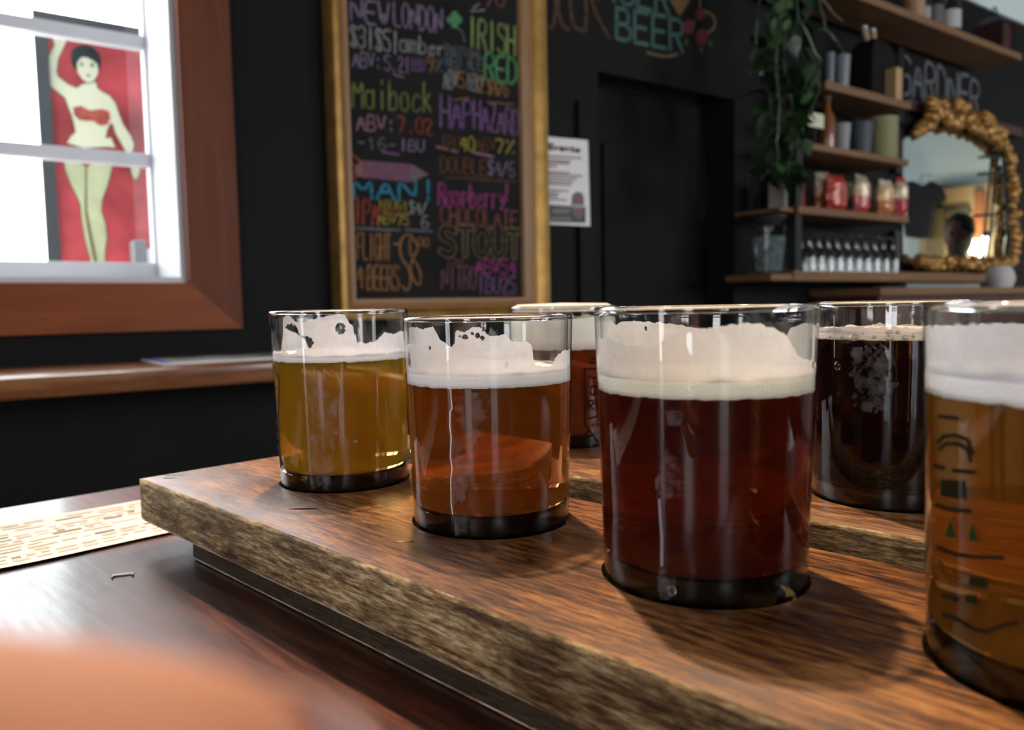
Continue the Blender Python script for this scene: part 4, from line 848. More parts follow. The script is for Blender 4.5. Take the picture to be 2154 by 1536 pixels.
# ------------------------------------------------------------------ trailing plant hung by the shelves
pl = empty('trailing_plant', mat=WROT, label='trailing green vine hanging from above beside the shelf unit', cat='plant')
PQ2 = .30
LG = [plain('leaf green %d' % i, c, .45, var=.3, vscale=30, coat=.15) for i, c in enumerate(((.018, .050, .013), (.010, .030, .009), (.042, .090, .026), (.007, .020, .008)))]
def leafmesh(mt, seed):
    mb = MB(); n = 6
    vs = []; L_ = 1.0
    for i in range(n+1):
        t = i/n; wd = .42*math.sin(PI*min(1, t*1.02)**.75)*(1-.25*t)+.003
        zz = -.18*t*t; vs += [(t*L_, -wd, zz+.08*wd), (t*L_, 0, zz-.03), (t*L_, wd, zz+.08*wd)]
    fs = []
    for i in range(n):
        a = i*3; fs += [(a, a+3, a+4, a+1), (a+1, a+4, a+5, a+2)]
    me = bpy.data.meshes.new('leaf'); me.from_pydata(vs, [], fs); me.materials.append(mt)
    me.polygons.foreach_set('use_smooth', [True]*len(fs)); return me
LM = [leafmesh(m_, i) for i, m_ in enumerate(LG)]
stems = [[(1640, -150), (1625, 0), (1610, 120), (1622, 230), (1612, 330), (1618, 365)], [(1650, -150), (1660, 0), (1650, 120), (1668, 220), (1660, 320), (1655, 372)], [(1665, -150), (1690, 0), (1700, 100), (1690, 180), (1676, 260), (1668, 330)],
         [(1680, -150), (1715, -20), (1735, 60), (1760, 90), (1775, 110)], [(1630, -150), (1600, -20), (1590, 90), (1578, 130)], [(1680, -150), (1700, -40), (1745, 20), (1770, 45)], [(1655, -150), (1640, 20), (1630, 150), (1640, 250), (1632, 350)], [(1672, -150), (1680, 40), (1725, 130), (1720, 190), (1700, 240)]]
nl = 0
for si, st in enumerate(stems):
    P = []; q0 = PQ2+rnd.uniform(-.07, .08)
    for a, b in zip(st, st[1:]):
        for j in range(4):
            t = j/4; P.append((a[0]*(1-t)+b[0]*t+rnd.uniform(-4, 4), a[1]*(1-t)+b[1]*t))
    P.append(st[-1]); W3 = [(lambda s_, y_, h_: Vector((s_, y_, h_)))(on_wall(x, y, q0)[0], -q0, on_wall(x, y, q0)[1]) for x, y in P]
    mb = MB(); mb.tube(W3, .0028, 6); mb.build('stem', LG[1], pl, smooth=True)
    for i in range(1, len(W3)):
        for rep in range(3 if si < 3 or si == 6 else 2):
            if nl >= 170: break
            p = W3[i-1].lerp(W3[i], rnd.random())+Vector((rnd.uniform(-.03, .03), rnd.uniform(-.03, .03), 0)); sc2 = rnd.uniform(.035, .085)
            az = rnd.uniform(0, 2*PI); el = rnd.uniform(-1.3, .1)
            M = Matrix.Translation(p) @ Matrix.Rotation(az, 4, 'Z') @ Matrix.Rotation(-el, 4, 'Y') @ Matrix.Rotation(rnd.uniform(-.7, .7), 4, 'X') @ Matrix.Scale(sc2, 4)
            o = bpy.data.objects.new('leaf', rnd.choice(LM[:2]+LM)); link(o); o.parent = pl; o.matrix_local = M; nl += 1
s, h = on_wall(1660, -190, PQ2); mb = MB(); mb.lathe([(0, h-.02), (.07, h-.02), (.10, h+.13), (.105, h+.14), (.09, h+.14), (.085, h+.1), (0, h+.1)], 24, (s, -PQ2, 0)); mb.build('pot', plain('clay pot', (.2, .08, .04), .8), pl, smooth=True)
for a in range(3):
    mb = MB(); mb.tube([(s+.1*math.cos(a*2.1), -PQ2+.1*math.sin(a*2.1), h+.14), (s, -PQ2, CEIL_H-.002)], .002, 5); mb.build('hanging_cord', M_METAL, pl)
# small bright hook on the door frame
s, h = on_wall(1616, 292, .02); e = empty('wall_hook', mat=WROT, label='small shiny steel hook on the black wall behind the vine', cat='hook')
_, h2 = on_wall(1616, 258, .02)
mb = MB(); mb.tube([(s, -.008, h2), (s, -.03, h2-.01), (s, -.034, h+.01), (s, -.024, h)], [.008, .008, .009, .006], 8); mb.build('hook_arm', plain('steel', (.5, .53, .6), .25, 1), e, smooth=True)
mb = MB(); mb.box(s-.012, s+.012, -.008, -.001, h2-.02, h2+.02); mb.build('hook_plate', M_METAL, e)
# pendant lamp over the table (casts the short forward shadows)
lx, ly, lzz = -.13, .96, EYE+1.45
pn = empty('pendant_lamp', (lx, ly, lzz), label='small black spot lamp hanging from the ceiling over the table', cat='lamp')
mb = MB(); mb.lathe([(.11, -.02), (.10, .04), (.05, .10), (.02, .13), (0, .13)], 32); mb.build('lamp_shade', M_METAL, pn, smooth=True)
mb = MB(); mb.ball((0, 0, .0), .035); mb.build('bulb', plain('lit bulb', (1, 1, 1), .5, emit=(1, .75, .5), es=12), pn, smooth=True)
mb = MB(); mb.tube([(0, 0, .13), (0, 0, EYE+CEIL_H-lzz-.002)], .003, 6); mb.build('flex', M_METAL, pn)
lt_ = bpy.data.lights.new('pendant_bulb', 'SPOT'); lt_.energy = 58; lt_.color = (1, .72, .48); lt_.shadow_soft_size = .03; lt_.spot_size = math.radians(40); lt_.spot_blend = .8
lo = bpy.data.objects.new('pendant_bulb', lt_); link(lo); lo.location = (lx, ly, lzz-.045)
dv = Vector((.11, .35, TOP))-lo.location; lo.rotation_euler = dv.to_track_quat('-Z', 'Y').to_euler()
# ------------------------------------------------------------------ table
tb = empty('pub_table', (0, 0, 0), math.radians(-45), label='glossy dark red-brown varnished pub table under the tasting boards', cat='table')
TT = .566; TH = .035      # local x = -t, local y = n
def tl_(mb): return mb
TN0, TN1, TT0 = -.62, .50, -.75
mb = MB(); mb.box(-TT, -TT0, TN0, TN1, TABLE-TH, TABLE); mb.build('tabletop', M_TABLE, tb, bevel=.004, seg=3)
for x, y in ((-TT+.08, TN0+.08), (-TT+.08, TN1-.08), (-TT0-.08, TN0+.08), (-TT0-.08, TN1-.08)):
    mb = MB(); mb.box(x-.03, x+.03, y-.03, y+.03, .001, TABLE-TH-.001); mb.build('leg', M_METAL, tb)
mb = MB(); mb.box(-TT+.12, -TT0-.12, TN0+.06, TN0+.08, TABLE-TH-.08, TABLE-TH-.001).box(-TT+.12, -TT0-.12, TN1-.08, TN1-.06, TABLE-TH-.08, TABLE-TH-.001); mb.build('apron', M_METAL, tb)
# dent in the varnish, and the knot patch
p = on_z(259, 1211, TABLE)
st = empty('metal_staple', (p.x, p.y, TABLE), math.radians(20), label='tiny flat metal staple stuck in the table varnish at left', cat='staple')
mb = MB(); mb.box(-.0045, .0045, -.0010, .0010, .0002, .0008); mb.build('staple_bar', plain('staple steel', (.35, .36, .36), .25, 1), st)
mb = MB(); mb.box(-.0045, -.0038, -.0032, -.0011, .0002, .0008).box(.0038, .0045, -.0032, -.0011, .0002, .0008); mb.build('staple_leg', plain('staple dark', (.05, .05, .05), .4, .5), st)
# ------------------------------------------------------------------ menu sheet lying under the board
ms_ = empty('menu_sheet', (0, 0, 0), math.radians(-45), label='cream printed menu sheet lying on the table under the board end', cat='menu')
mb = MB(); nx, ny = 10, 44; vs = []
def pz(t, n):
    lift = .0012*max(0, math.sin((n+.4)*19))+.0006+.010*max(0, (0.02-n))**1.0
    return TABLE+.0004+lift*(.5+.5*math.cos((t-.46)*20))+max(0, (.432-t))*.06
def pq_(u, v):     # u across (t), v along n
    n = -.26+v*.47; t = .424+u*.092+.0035*noise.noise(Vector((v*6, u*2, 0)))-.010*(n-.15)*(1-u)
    return t, n
for j in range(ny+1):
    for i in range(nx+1):
        t, n = pq_(i/nx, j/ny); vs.append((-t, n, pz(t, n)))
fs = [(j*(nx+1)+i, (j+1)*(nx+1)+i, (j+1)*(nx+1)+i+1, j*(nx+1)+i+1) for j in range(ny) for i in range(nx)]
mb.add(vs, fs); mb.build('paper', M_PAPER, ms_, smooth='all')
def pblock(b, u0, u1, n0, n1):
    v0 = (n0+.26)/.47; v1 = (n1+.26)/.47; k = max(1, int((n1-n0)/.01)); P = []
    for j in range(k+1):
        v = v0+(v1-v0)*j/k
        for u in (u0, u1): t, n = pq_(u, v); P.append((-t, n, pz(t, n)+.00025))
    b.add(P, [(2*j, 2*j+2, 2*j+3, 2*j+1) for j in range(k)])
b1 = MB(); b2 = MB()
for r in range(13):
    u = .08+r*.068; n = .055+rnd.random()*.02
    while n < .19:
        L_ = rnd.choice((.004, .007, .010, .014)); (pblock(b1 if rnd.random() > .12 else b2, u+rnd.uniform(-.004,.004), u+rnd.choice((.018,.03,.045)), n, min(n+L_, .2)) if rnd.random() > .18 else None); n += L_+.0025
for r in range(7):
    u = .1+r*.12; n = -.24
    while n < .03:
        L_ = rnd.choice((.005, .009, .014)); pblock(b1, u, u+.055, n, n+L_); n += L_+.004
b1.build('print_text', plain('grey text ink', (.64, .57, .45), .7), ms_, kind='stuff'); b2.build('print_text', plain('brown text ink', (.30, .24, .15), .7), ms_, kind='stuff')
b3 = MB(); pblock(b3, .66, .88, .052, .066); pblock(b3, .25, .40, .045, .066); pblock(b3, .1, .3, -.01, .004); b3.build('print_heading', plain('dark heading ink', (.10, .085, .04), .7), ms_)
b4 = MB(); pblock(b4, .70, .995, -.2, .050); pblock(b4, .45, .6, -.03, .01); b4.build('orange_block', plain('orange print', (.78, .40, .16), .7), ms_)
# ------------------------------------------------------------------ tasting boards
def board(name, label, n0, n1, t0, t1, holes, rbase, thick=.0212, bz=TOP):
    e = empty(name, (0, 0, 0), math.radians(-45), label=label, cat='tasting board')
    bm = bmesh.new()
    L_ = t1-t0; nseg = 60; wy = n1-n0
    # rounded section, swept with a little wobble along the length
    def sect(x):
        wv = .0006*noise.noise(Vector((x*30, n0, 0))); c = .0022
        wl = .0011+.0009*noise.noise(Vector((x*45, n1, 7)))
        return [(n0+c*.6+wv, bz), (n0+.0004+wv, bz-.0006), (n0+wv, bz-.0016), (n0+wv*.5, bz-thick*.6), (n0+.0001, bz-thick+wl), (n0+.0008, bz-thick), (n1-.003, bz-thick), (n1, bz-thick+.003), (n1, bz-.0022), (n1-.0012, bz-.0008), (n1-.003, bz)]
    rings = []
    for i in range(nseg+1):
        x = -t1+L_*i/nseg; e_ = 0
        rings.append([bm.verts.new((x, y, z)) for y, z in sect(x)])
    # soft end: pull the last rings in
    def endring(x, k):
        mid = (n0+n1)/2; r = []
        for y, z in sect(x):
            yy = n0+k if y < n0+.006 else (n1-k if y > n1-.006 else y)
            yy = max(y, n0+k) if y < mid else min(y, n1-k)
            zz = min(z, bz-k*.45) if z > bz-thick*.5 else max(z, bz-thick+k*.6)
            r.append(bm.verts.new((x, yy, zz)))
        return r
    for i, v in enumerate(rings[0]): v.co.x += .006
    rings = [endring(-t1, .0048), endring(-t1+.0012, .0022), endring(-t1+.0035, .0006)]+rings[1:]
    k = len(rings[0])
    for a, b in zip(rings, rings[1:]):
        for j in range(k): bm.faces.new((a[j], a[(j+1) % k], b[(j+1) % k], b[j]))
    bm.faces.new(rings[0][::-1]); bm.faces.new(rings[-1])
    bmesh.ops.recalc_face_normals(bm, faces=bm.faces)
    me = bpy.data.meshes.new('plank'); bm.to_mesh(me); bm.free()
    o = bpy.data.objects.new('plank', me); link(o); o.parent = e
    cut = MB()
    for (t, n) in holes: cut.lathe([(0, bz-.0045), (rbase, bz-.0045), (rbase, bz+.01), (0, bz+.01)], 72, (-t, n, 0))
    cu = cut.build('hole_cutter', M_BTOP, merge=True); cu.parent = e
    bm = bmesh.new(); bm.from_mesh(cu.data); bmesh.ops.recalc_face_normals(bm, faces=bm.faces); bm.to_mesh(cu.data); bm.free()
    md = o.modifiers.new('b', 'BOOLEAN'); md.object = cu; md.operation = 'DIFFERENCE'; md.solver = 'EXACT'
    bpy.context.view_layer.update(); dg = bpy.context.evaluated_depsgraph_get(); m2 = bpy.data.meshes.new_from_object(o.evaluated_get(dg))
    o.modifiers.clear(); o.data = m2; bpy.data.objects.remove(cu)
    m2.materials.clear()
    for q in (M_BTOP, M_BSIDE, M_BWORN): m2.materials.append(q)
    for p in m2.polygons:
        if p.normal.z > .93: p.material_index = 0
        elif p.center.z < bz-thick+.0013 and -.95 < p.normal.z < .25: p.material_index = 2
        else: p.material_index = 1
    m2.polygons.foreach_set('use_smooth', [True]*len(m2.polygons)); m2.set_sharp_from_angle(angle=math.radians(50))
    return e
G1 = dict(n=.2115)
H1 = [(.3295, .2121), (.2242, .2113), (.1282, .2107), (.032, .211)]
RB = .0315
b1e = board('tasting_board', 'long dark wooden tasting board in front, holding four beers', .1430, .2580, -.05, .414, H1, RB)
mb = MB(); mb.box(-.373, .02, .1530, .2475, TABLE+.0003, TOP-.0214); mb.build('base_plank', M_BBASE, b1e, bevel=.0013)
H2 = [(.3186, .363), (.1216, .348)]
b2e = board('tasting_board', 'second wooden tasting board lying behind the front one', 0.288, .405, -.05, .414, H2, RB)
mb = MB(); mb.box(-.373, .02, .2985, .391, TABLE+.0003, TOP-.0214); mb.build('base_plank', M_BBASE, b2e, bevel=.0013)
for e_ in (b1e, b2e):
    for ch in e_.children:
        if ch.name.startswith('base_plank'):
            ch.data.materials.append(M_BWORN)
            for p in ch.data.polygons:
                if p.center.z < TABLE+.0021: p.material_index = 1
# dark nail holes in the top of the front board: small staples sunk in it
for (px, py, ln) in ((368, 1000, .006), (357, 1006, .004), (640, 1071, .007), (852, 1140, .0035)):
    p = on_z(px, py, TOP)
    mb = MB(); L_ = ln; mb.add([(p.x+a*L_, p.y+b*.0011, TOP+.00012) for a, b in ((-1, 0), (-.5, -.8), (.5, -.9), (1, .1), (.4, .9), (-.5, .8))], [(0, 1, 2, 3, 4, 5)])
    o = mb.build('nick', plain('dark nick', (.006, .004, .003), .15)); o.parent = b1e; o.matrix_parent_inverse = b1e.matrix_world.inverted() if False else Matrix.Rotation(math.radians(45), 4, 'Z')
# ------------------------------------------------------------------ glasses of beer
HG = .0825; RT, RBM = .0330, .0304; WT = .0016
def ro(z): return RBM+(RT-RBM)*(z+.0045)/(HG+.0045)
def hit_cyl(px, py, c, r, far=False):
    d = ray(px, py); a = d.x**2+d.y**2; b = -(d.x*c[0]+d.y*c[1]); cc = c[0]**2+c[1]**2-r*r; dis = b*b-a*cc
    if dis < 0: k = -b/a
    else: k = (-b+math.sqrt(dis))/a if far else (-b-math.sqrt(dis))/a
    p = CAM+d*k; return p.x-c[0], p.y-c[1], p.z-TOP
def angz(px, py, c, r, far=False, fwd=0):
    x, y, z = hit_cyl(px, py, c, r, far); a = math.atan2(y, x)-fwd
    return (a+PI) % (2*PI)-PI, z
def beer_glass(t, n, label, mt_beer, zfoam, ztop, mt_foam, mt_lace, front=None, back=None, holes=(), backlow=None, bubbles=(), seed=0, tilt=0, base=True, rim=True, foamover=0):
    c = bp(t, n); c = (c.x, c.y); g = empty('beer_glass', (c[0], c[1], TOP), label=label, cat='glass of beer', group='tasting glasses on the boards')
    toC = math.atan2(-c[1], -c[0])
    zb = -.0044
    mb = MB(); mb.lathe([(ro(zb)-.0030, zb), (ro(zb)-.0008, zb+.0007), (ro(zb+.002), zb+.0025), (ro(.006), .006), (ro(.02), .02), (ro(.05), .05), (ro(HG-.001), HG-.001)], 96)
    mb.build('glass_wall', M_GLASS, g, smooth=True)
    mb = MB(); mb.lathe([(ro(z)-WT, z) for z in (HG-.001, .06, zfoam+.0005)], 96); mb.build('inner_wall', M_GLASS, g, smooth=True)
    rr = WT/2; mb = MB(); R0 = ro(HG)-WT/2
    mb.lathe([(R0+rr*1.08*math.cos(a*PI/6), HG-.0006+rr*1.25*math.sin(a*PI/6)) for a in range(12)], 96, close=True); mb.build('rim', M_RIM, g, smooth='all')
    mb = MB(); rb = ro(0)-.0006
    mb.lathe([(0, zb+.0012), (rb-.006, zb+.0006), (rb-.001, zb+.001), (rb-.0001, zb+.003), (rb, .0068), (rb-.001, .0076), (0, .0072)], 72); mb.build('thick_base', M_BASE, g, smooth=True)
    # beer
    rb_ = lambda z: ro(z)-.00045
    mb = MB(); mb.lathe([(0, .0080), (rb_(.009)-.001, .0080), (rb_(.0095), .0092), (rb_(.03), .03), (rb_(zfoam), zfoam+.0006), (0, zfoam+.0006)], 96); mb.build('beer', mt_beer, g, smooth=True)
    # foam body
    na, nr = 144, 8; mb = MB(); vs = []; fs = []
    def zt(a, r):
        base_ = ztop
        d = Vector((math.cos(a)*r*4, math.sin(a)*r*4, seed)); return base_+.0010*noise.noise(d)*1.5+.0004*noise.noise(d*4)
    prof = []
    for i in range(na):
        a = 2*PI*i/na; bz_ = zfoam+.00045*noise.noise(Vector((a*9, seed, 1)))+.0003*noise.noise(Vector((a*31, seed, 5)))
        col_ = [(.0, zfoam+.0002), ((rb_(zfoam)-.0008), bz_+.0002), (rb_(zfoam)+.00006, bz_+.0003)]
        tz = zt(a, 1)
        for q in (.3, .6, .9): col_.append((rb_(zfoam)+.00007, bz_+(tz-bz_)*q))
        col_.append((rb_(zfoam)-.0003, tz+.0002))
        for q in range(1, 7): rr_ = 1-q/6; col_.append((max(0.00001, rb_(zfoam)*rr_*.985), zt(a, rr_)-.0006*(1-rr_)))
        prof.append(col_)
    k = len(prof[0])
    for i in range(na):
        a = 2*PI*i/na; vs += [(r_*math.cos(a), r_*math.sin(a), z_) for r_, z_ in prof[i]]
    fs = [(i*k+j, ((i+1) % na)*k+j, ((i+1) % na)*k+j+1, i*k+j+1) for i in range(na) for j in range(k-1)]
    mb.add(vs, fs); fo = mb.build('foam', mt_foam, g, smooth='all', merge=True)
    # lacing film on the inner wall
    ri = ro(.06)-.00035
    def prep(pts, far):
        P = sorted(angz(x, y, c, ri, far, toC) if not far else ((angz(x, y, c, ri, True, toC+PI))) for x, y in pts); return P
    def interp(P, a, dflt):
        if not P or a < P[0][0] or a > P[-1][0]: return dflt
        for (a0, z0), (a1, z1) in zip(P, P[1:]):
            if a0 <= a <= a1:
                t = (a-a0)/(a1-a0+1e-9); t = .5*t+.5*t*t*(3-2*t); return z0+(z1-z0)*t
        return dflt
    HL = [(*angz(x, y, c, ri, f, toC if not f else toC+PI), rx, ry, f) for x, y, rx, ry, f in holes]
    pxm = math.hypot(*c)/FPX
    for far, pts in ((False, front), (True, back)):
        if not pts: continue
        P = prep(pts, far); a0, a1 = P[0][0], P[-1][0]
        if far: a0 -= .0; 
        na2 = int((a1-a0)/.0105); nz = 44; vs = []; fs = []
        for i in range(na2+1):
            a = a0+(a1-a0)*i/na2; top = interp(P, a, ztop)+.0005*noise.noise(Vector((a*16, seed, 2)))+.00025*noise.noise(Vector((a*55, seed, 9)))
            top = max(top, ztop+.0002)
            z0_ = ztop-.001 if zfoam < ztop-.002 else zfoam
            for j in range(nz+1):
                z = z0_+(top-z0_)*j/nz; ang = a+toC+(PI if far else 0)
                thk = .0005*(1-j/nz)+.00005; r_ = ro(z)-.00032
                vs.append((r_*math.cos(ang), r_*math.sin(ang), z))
        for i in range(na2):
            for j in range(nz):
                q = vs[i*(nz+1)+j]; a = a0+(a1-a0)*(i+.5)/na2; z = q[2]; skip = False
                for ha, hz, rx, ry, f in HL:
                    if f == far:
                        da = (a-ha)*ri/(rx*pxm); dz = (z-hz)/(ry*pxm); wob = 1+.35*noise.noise(Vector((a*40, z*900, seed)))
                        if da*da+dz*dz < wob: skip = True; break
                if not skip: fs.append((i*(nz+1)+j, (i+1)*(nz+1)+j, (i+1)*(nz+1)+j+1, i*(nz+1)+j+1))
        mb = MB(); mb.add(vs, fs); mb.build('foam_lacing', mt_lace, g, smooth='all')
    for x, y, rpx in bubbles:
        X, Y, Z = hit_cyl(x, y, c, rb_(zfoam)+.0002); rm = rpx*pxm
        mb = MB(); mb.ball((X*.995, Y*.995, Z), rm, rm, rm*.8, 12, 8); mb.build('foam_bubble', plain('bubble', (.62, .50, .36), .1, coat=1), g, smooth='all')
    return g, c
def on_glass(g, c, name, polys, mt, lift=.00012, close=True, wpx=None, far=False):
    """flat marks printed on the outside of the glass: px polylines (wpx) or polygons"""
    mb = MB(); pxm = math.hypot(*c)/FPX
    def P3(x, y, l=lift):
        X, Y, Z = hit_cyl(x, y, c, ro(.035)+l)
        for _ in range(2): X, Y, Z = hit_cyl(x, y, c, ro(Z)+l)
        return (X, Y, Z)
    if wpx is None:
        for P in polys:
            mb.add([P3(*p) for p in P], [tuple(range(len(P)))])
    else:
        for P in polys:
            Q = []
            for a, b in zip(P, P[1:]):
                L_ = math.hypot(b[0]-a[0], b[1]-a[1]); k = max(1, int(L_/10))
                for j in range(k):
                    t = j/k; Q.append((a[0]+(b[0]-a[0])*t, a[1]+(b[1]-a[1])*t))
            Q.append(P[-1])
            for a, b in zip(Q, Q[1:]):
                L_ = math.hypot(b[0]-a[0], b[1]-a[1]) or 1; dx, dy = (b[0]-a[0])/L_, (b[1]-a[1])/L_; nx, ny = -dy*wpx/2, dx*wpx/2; e = wpx*.3
                mb.add([P3(a[0]+nx-dx*e, a[1]+ny-dy*e), P3(a[0]-nx-dx*e, a[1]-ny-dy*e), P3(b[0]-nx+dx*e, b[1]-ny+dy*e), P3(b[0]+nx+dx*e, b[1]+ny+dy*e)], [(0, 1, 2, 3)])
    return mb.build(name, mt, g)
def blobpoly(cx, cy, rx, ry, n=14, seed=0):
    return [(cx+rx*(1+.25*noise.noise(Vector((i*.9, seed, 0))))*math.cos(2*PI*i/n), cy+ry*(1+.25*noise.noise(Vector((i*.9, seed, 4))))*math.sin(2*PI*i/n)) for i in range(n)]
def drops(g, c, L_, name='droplet'):
    for x, y, r in L_:
        X, Y, Z = hit_cyl(x, y, c, ro(.03)+.0002); X, Y, Z = hit_cyl(x, y, c, ro(Z)+.0001); rm = r*math.hypot(*c)/FPX
        l = math.hypot(X, Y); mb = MB(); mb.ball((0, 0, 0), rm, rm*.5, rm*1.1, 12, 8); o = mb.build(name, M_DROP, g, smooth='all')
        o.location = (X, Y, Z); o.rotation_euler = (0, 0, math.atan2(Y, X)-PI/2)
def sheen_patch(g, c, P):    # window reflections on damp fogged glass, painted as a grey film: rows of (y, x0, x1); its rim is ragged
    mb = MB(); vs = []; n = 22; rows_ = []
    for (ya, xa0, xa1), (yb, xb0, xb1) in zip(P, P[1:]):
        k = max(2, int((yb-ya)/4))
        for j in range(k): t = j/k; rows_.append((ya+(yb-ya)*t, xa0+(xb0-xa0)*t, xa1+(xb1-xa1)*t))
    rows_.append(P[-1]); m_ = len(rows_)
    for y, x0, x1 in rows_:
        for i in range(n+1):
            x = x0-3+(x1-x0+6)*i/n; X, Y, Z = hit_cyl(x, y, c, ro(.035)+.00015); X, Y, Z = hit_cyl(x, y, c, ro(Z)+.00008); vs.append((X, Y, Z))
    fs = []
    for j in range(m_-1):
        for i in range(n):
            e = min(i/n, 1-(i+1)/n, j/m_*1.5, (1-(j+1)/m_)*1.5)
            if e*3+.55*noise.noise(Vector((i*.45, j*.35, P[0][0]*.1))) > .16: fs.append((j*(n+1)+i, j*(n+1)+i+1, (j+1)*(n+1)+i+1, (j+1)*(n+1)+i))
    mb.add(vs, fs); mb.build('damp_window_reflection', M_DAMP_SHEEN, g, smooth='all')
B1 = beer_mat('pale golden beer', (.88, .66, .08), 34, .30, (.78, .38, .02))
B2 = beer_mat('amber beer', (.80, .44, .04), 48, .26, (.50, .13, .012))
B3 = beer_mat('red ale', (.62, .14, .05), 95, .38, (.13, .012, .004))
B4 = beer_mat('dark porter', (.3, .1, .08), 140, .3, (.022, .007, .009))
B5 = beer_mat('golden brown beer', (.78, .46, .05), 52, .30, (.34, .13, .012))
def zof(px, py, t, n, r=None):
    c = bp(t, n); return hit_cyl(px, py, (c.x, c.y), r or ro(.05)-WT)[2]
# 1: pale golden, far left
t, n = H1[0]
F1 = [(566, 742), (596, 742), (598, 668), (604, 664), (611, 664), (618, 671), (625, 678), (633, 680), (647, 678), (657, 672), (672, 668), (698, 663), (713, 660), (724, 662), (731, 673), (735, 681), (742, 686), (747, 697), (746, 710), (751, 720), (773, 722), (791, 717), (800, 707), (808, 699), (825, 703), (840, 697), (856, 700)]
g, c = beer_glass(t, n, 'pale golden beer glass nearest the left end of the front board', B1, zof(711, 764, t, n), zof(711, 747, t, n), M_FOAM, M_LACE,
   F1, [(575, 745), (590, 742), (600, 690), (622, 700), (640, 712), (652, 735), (665, 752), (700, 755), (760, 740), (850, 742)],
   [(716, 692, 9, 11, False), (614, 708, 20, 24, False), (640, 722, 20, 13, False), (612, 735, 16, 10, False)], seed=1)
on_glass(g, c, 'printed_emblem', [[(577, 768), (578, 776)], [(578, 780), (582, 790), (582, 793)], [(585, 790), (587, 800), (586, 880), (588, 955)], [(578, 812), (582, 818)], [(579, 832), (582, 852)], [(580, 866), (584, 872)], [(581, 884), (584, 900)], [(583, 908), (585, 925)], [(584, 935), (588, 955), (591, 985)], [(588, 955), (594, 978)]], M_PRINT, wpx=2.2)
sheen_patch(g, c, [(770, 648, 702), (800, 645, 712), (850, 650, 716), (900, 655, 712), (950, 654, 704), (1000, 655, 700), (1028, 655, 690)])
drops(g, c, [(640, 1008, 6), (748, 929, 3.2)])
# 2: amber, second
HG = .0795
t, n = H1[1]
F2 = [(852, 732), (858, 724), (870, 724), (880, 733), (890, 741), (906, 746), (916, 744), (926, 740), (946, 731), (958, 722), (958, 700), (963, 695), (970, 697), (978, 699), (985, 694), (990, 690), (1002, 688), (1012, 690), (1018, 694), (1024, 702), (1030, 707), (1046, 707), (1060, 703), (1068, 709), (1076, 719), (1109, 719), (1117, 726), (1121, 745), (1122, 762), (1128, 770), (1158, 771), (1164, 762), (1168, 752), (1175, 744), (1183, 738), (1198, 734)]
g, c = beer_glass(t, n, 'amber beer glass standing second from the board left end', B2, zof(1025, 819, t, n), zof(1025, 785, t, n), M_FOAM, M_LACE,
   F2, [(862, 690), (872, 688), (890, 692), (912, 688), (920, 700), (926, 714), (946, 728), (960, 745), (1000, 760), (1100, 765), (1190, 760)],
   [(968, 708, 3, 2.5, False), (979, 710, 6, 5, False), (994, 703, 3.5, 3, False), (1005, 707, 4.5, 5.5, False), (1015, 712, 4, 4.5, False), (862, 762, 10, 22, False), (1016, 696, 1.6, 1.6, False), (905, 733, 3, 5, True)], seed=2)
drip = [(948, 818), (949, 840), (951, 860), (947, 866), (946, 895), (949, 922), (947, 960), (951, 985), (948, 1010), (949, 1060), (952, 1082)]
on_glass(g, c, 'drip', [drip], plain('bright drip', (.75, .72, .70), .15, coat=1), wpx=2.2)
sheen_patch(g, c, [(826, 960, 1020), (850, 956, 1030), (880, 954, 1028), (920, 952, 1010), (960, 952, 995), (1010, 953, 985), (1060, 953, 975)])
sheen_patch(g, c, [(1082, 953, 982), (1100, 955, 985), (1128, 960, 978)])
drops(g, c, [(1066, 767, 5)])
# 3: red ale, third
HG = .0822
t, n = H1[2]
F3 = [(1252, 712), (1262, 712), (1275, 711), (1288, 712), (1298, 718), (1310, 724), (1320, 726), (1340, 727), (1361, 730), (1378, 727), (1389, 721), (1402, 712), (1414, 704), (1430, 700), (1449, 697), (1480, 691), (1519, 686), (1565, 680), (1588, 680), (1612, 686), (1630, 693), (1644, 700), (1654, 708), (1658, 718), (1668, 732), (1676, 748), (1688, 755), (1705, 757), (1714, 762), (1722, 772)]
g, c = beer_glass(t, n, 'dark red ale glass with cream foam, third on the front board', B3, zof(1487, 843, t, n), zof(1487, 796, t, n), M_FOAMC, M_LACEC,
   F3, [(1270, 676), (1290, 674), (1298, 684), (1310, 677), (1340, 676), (1380, 678), (1420, 682), (1450, 688), (1480, 692), (1520, 720), (1600, 760), (1640, 740), (1660, 690), (1690, 680), (1712, 685)],
   [(1288, 752, 3, 9, False), (1292, 760, 5, 4, False), (1360, 692, 4, 5, True)], seed=3)
sheen_patch(g, c, [(860, 1402, 1432), (880, 1402, 1436), (895, 1405, 1432)])
sheen_patch(g, c, [(940, 1406, 1428), (980, 1388, 1436), (1010, 1378, 1440), (1050, 1380, 1432)])
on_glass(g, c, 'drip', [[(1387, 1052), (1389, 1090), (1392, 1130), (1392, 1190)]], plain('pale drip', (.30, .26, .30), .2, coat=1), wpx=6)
sheen_patch(g, c, [(1190, 1392, 1410), (1205, 1385, 1418), (1225, 1383, 1422), (1250, 1386, 1416), (1262, 1390, 1410)])
drops(g, c, [(1413, 1243, 9), (1712, 768, 6)])
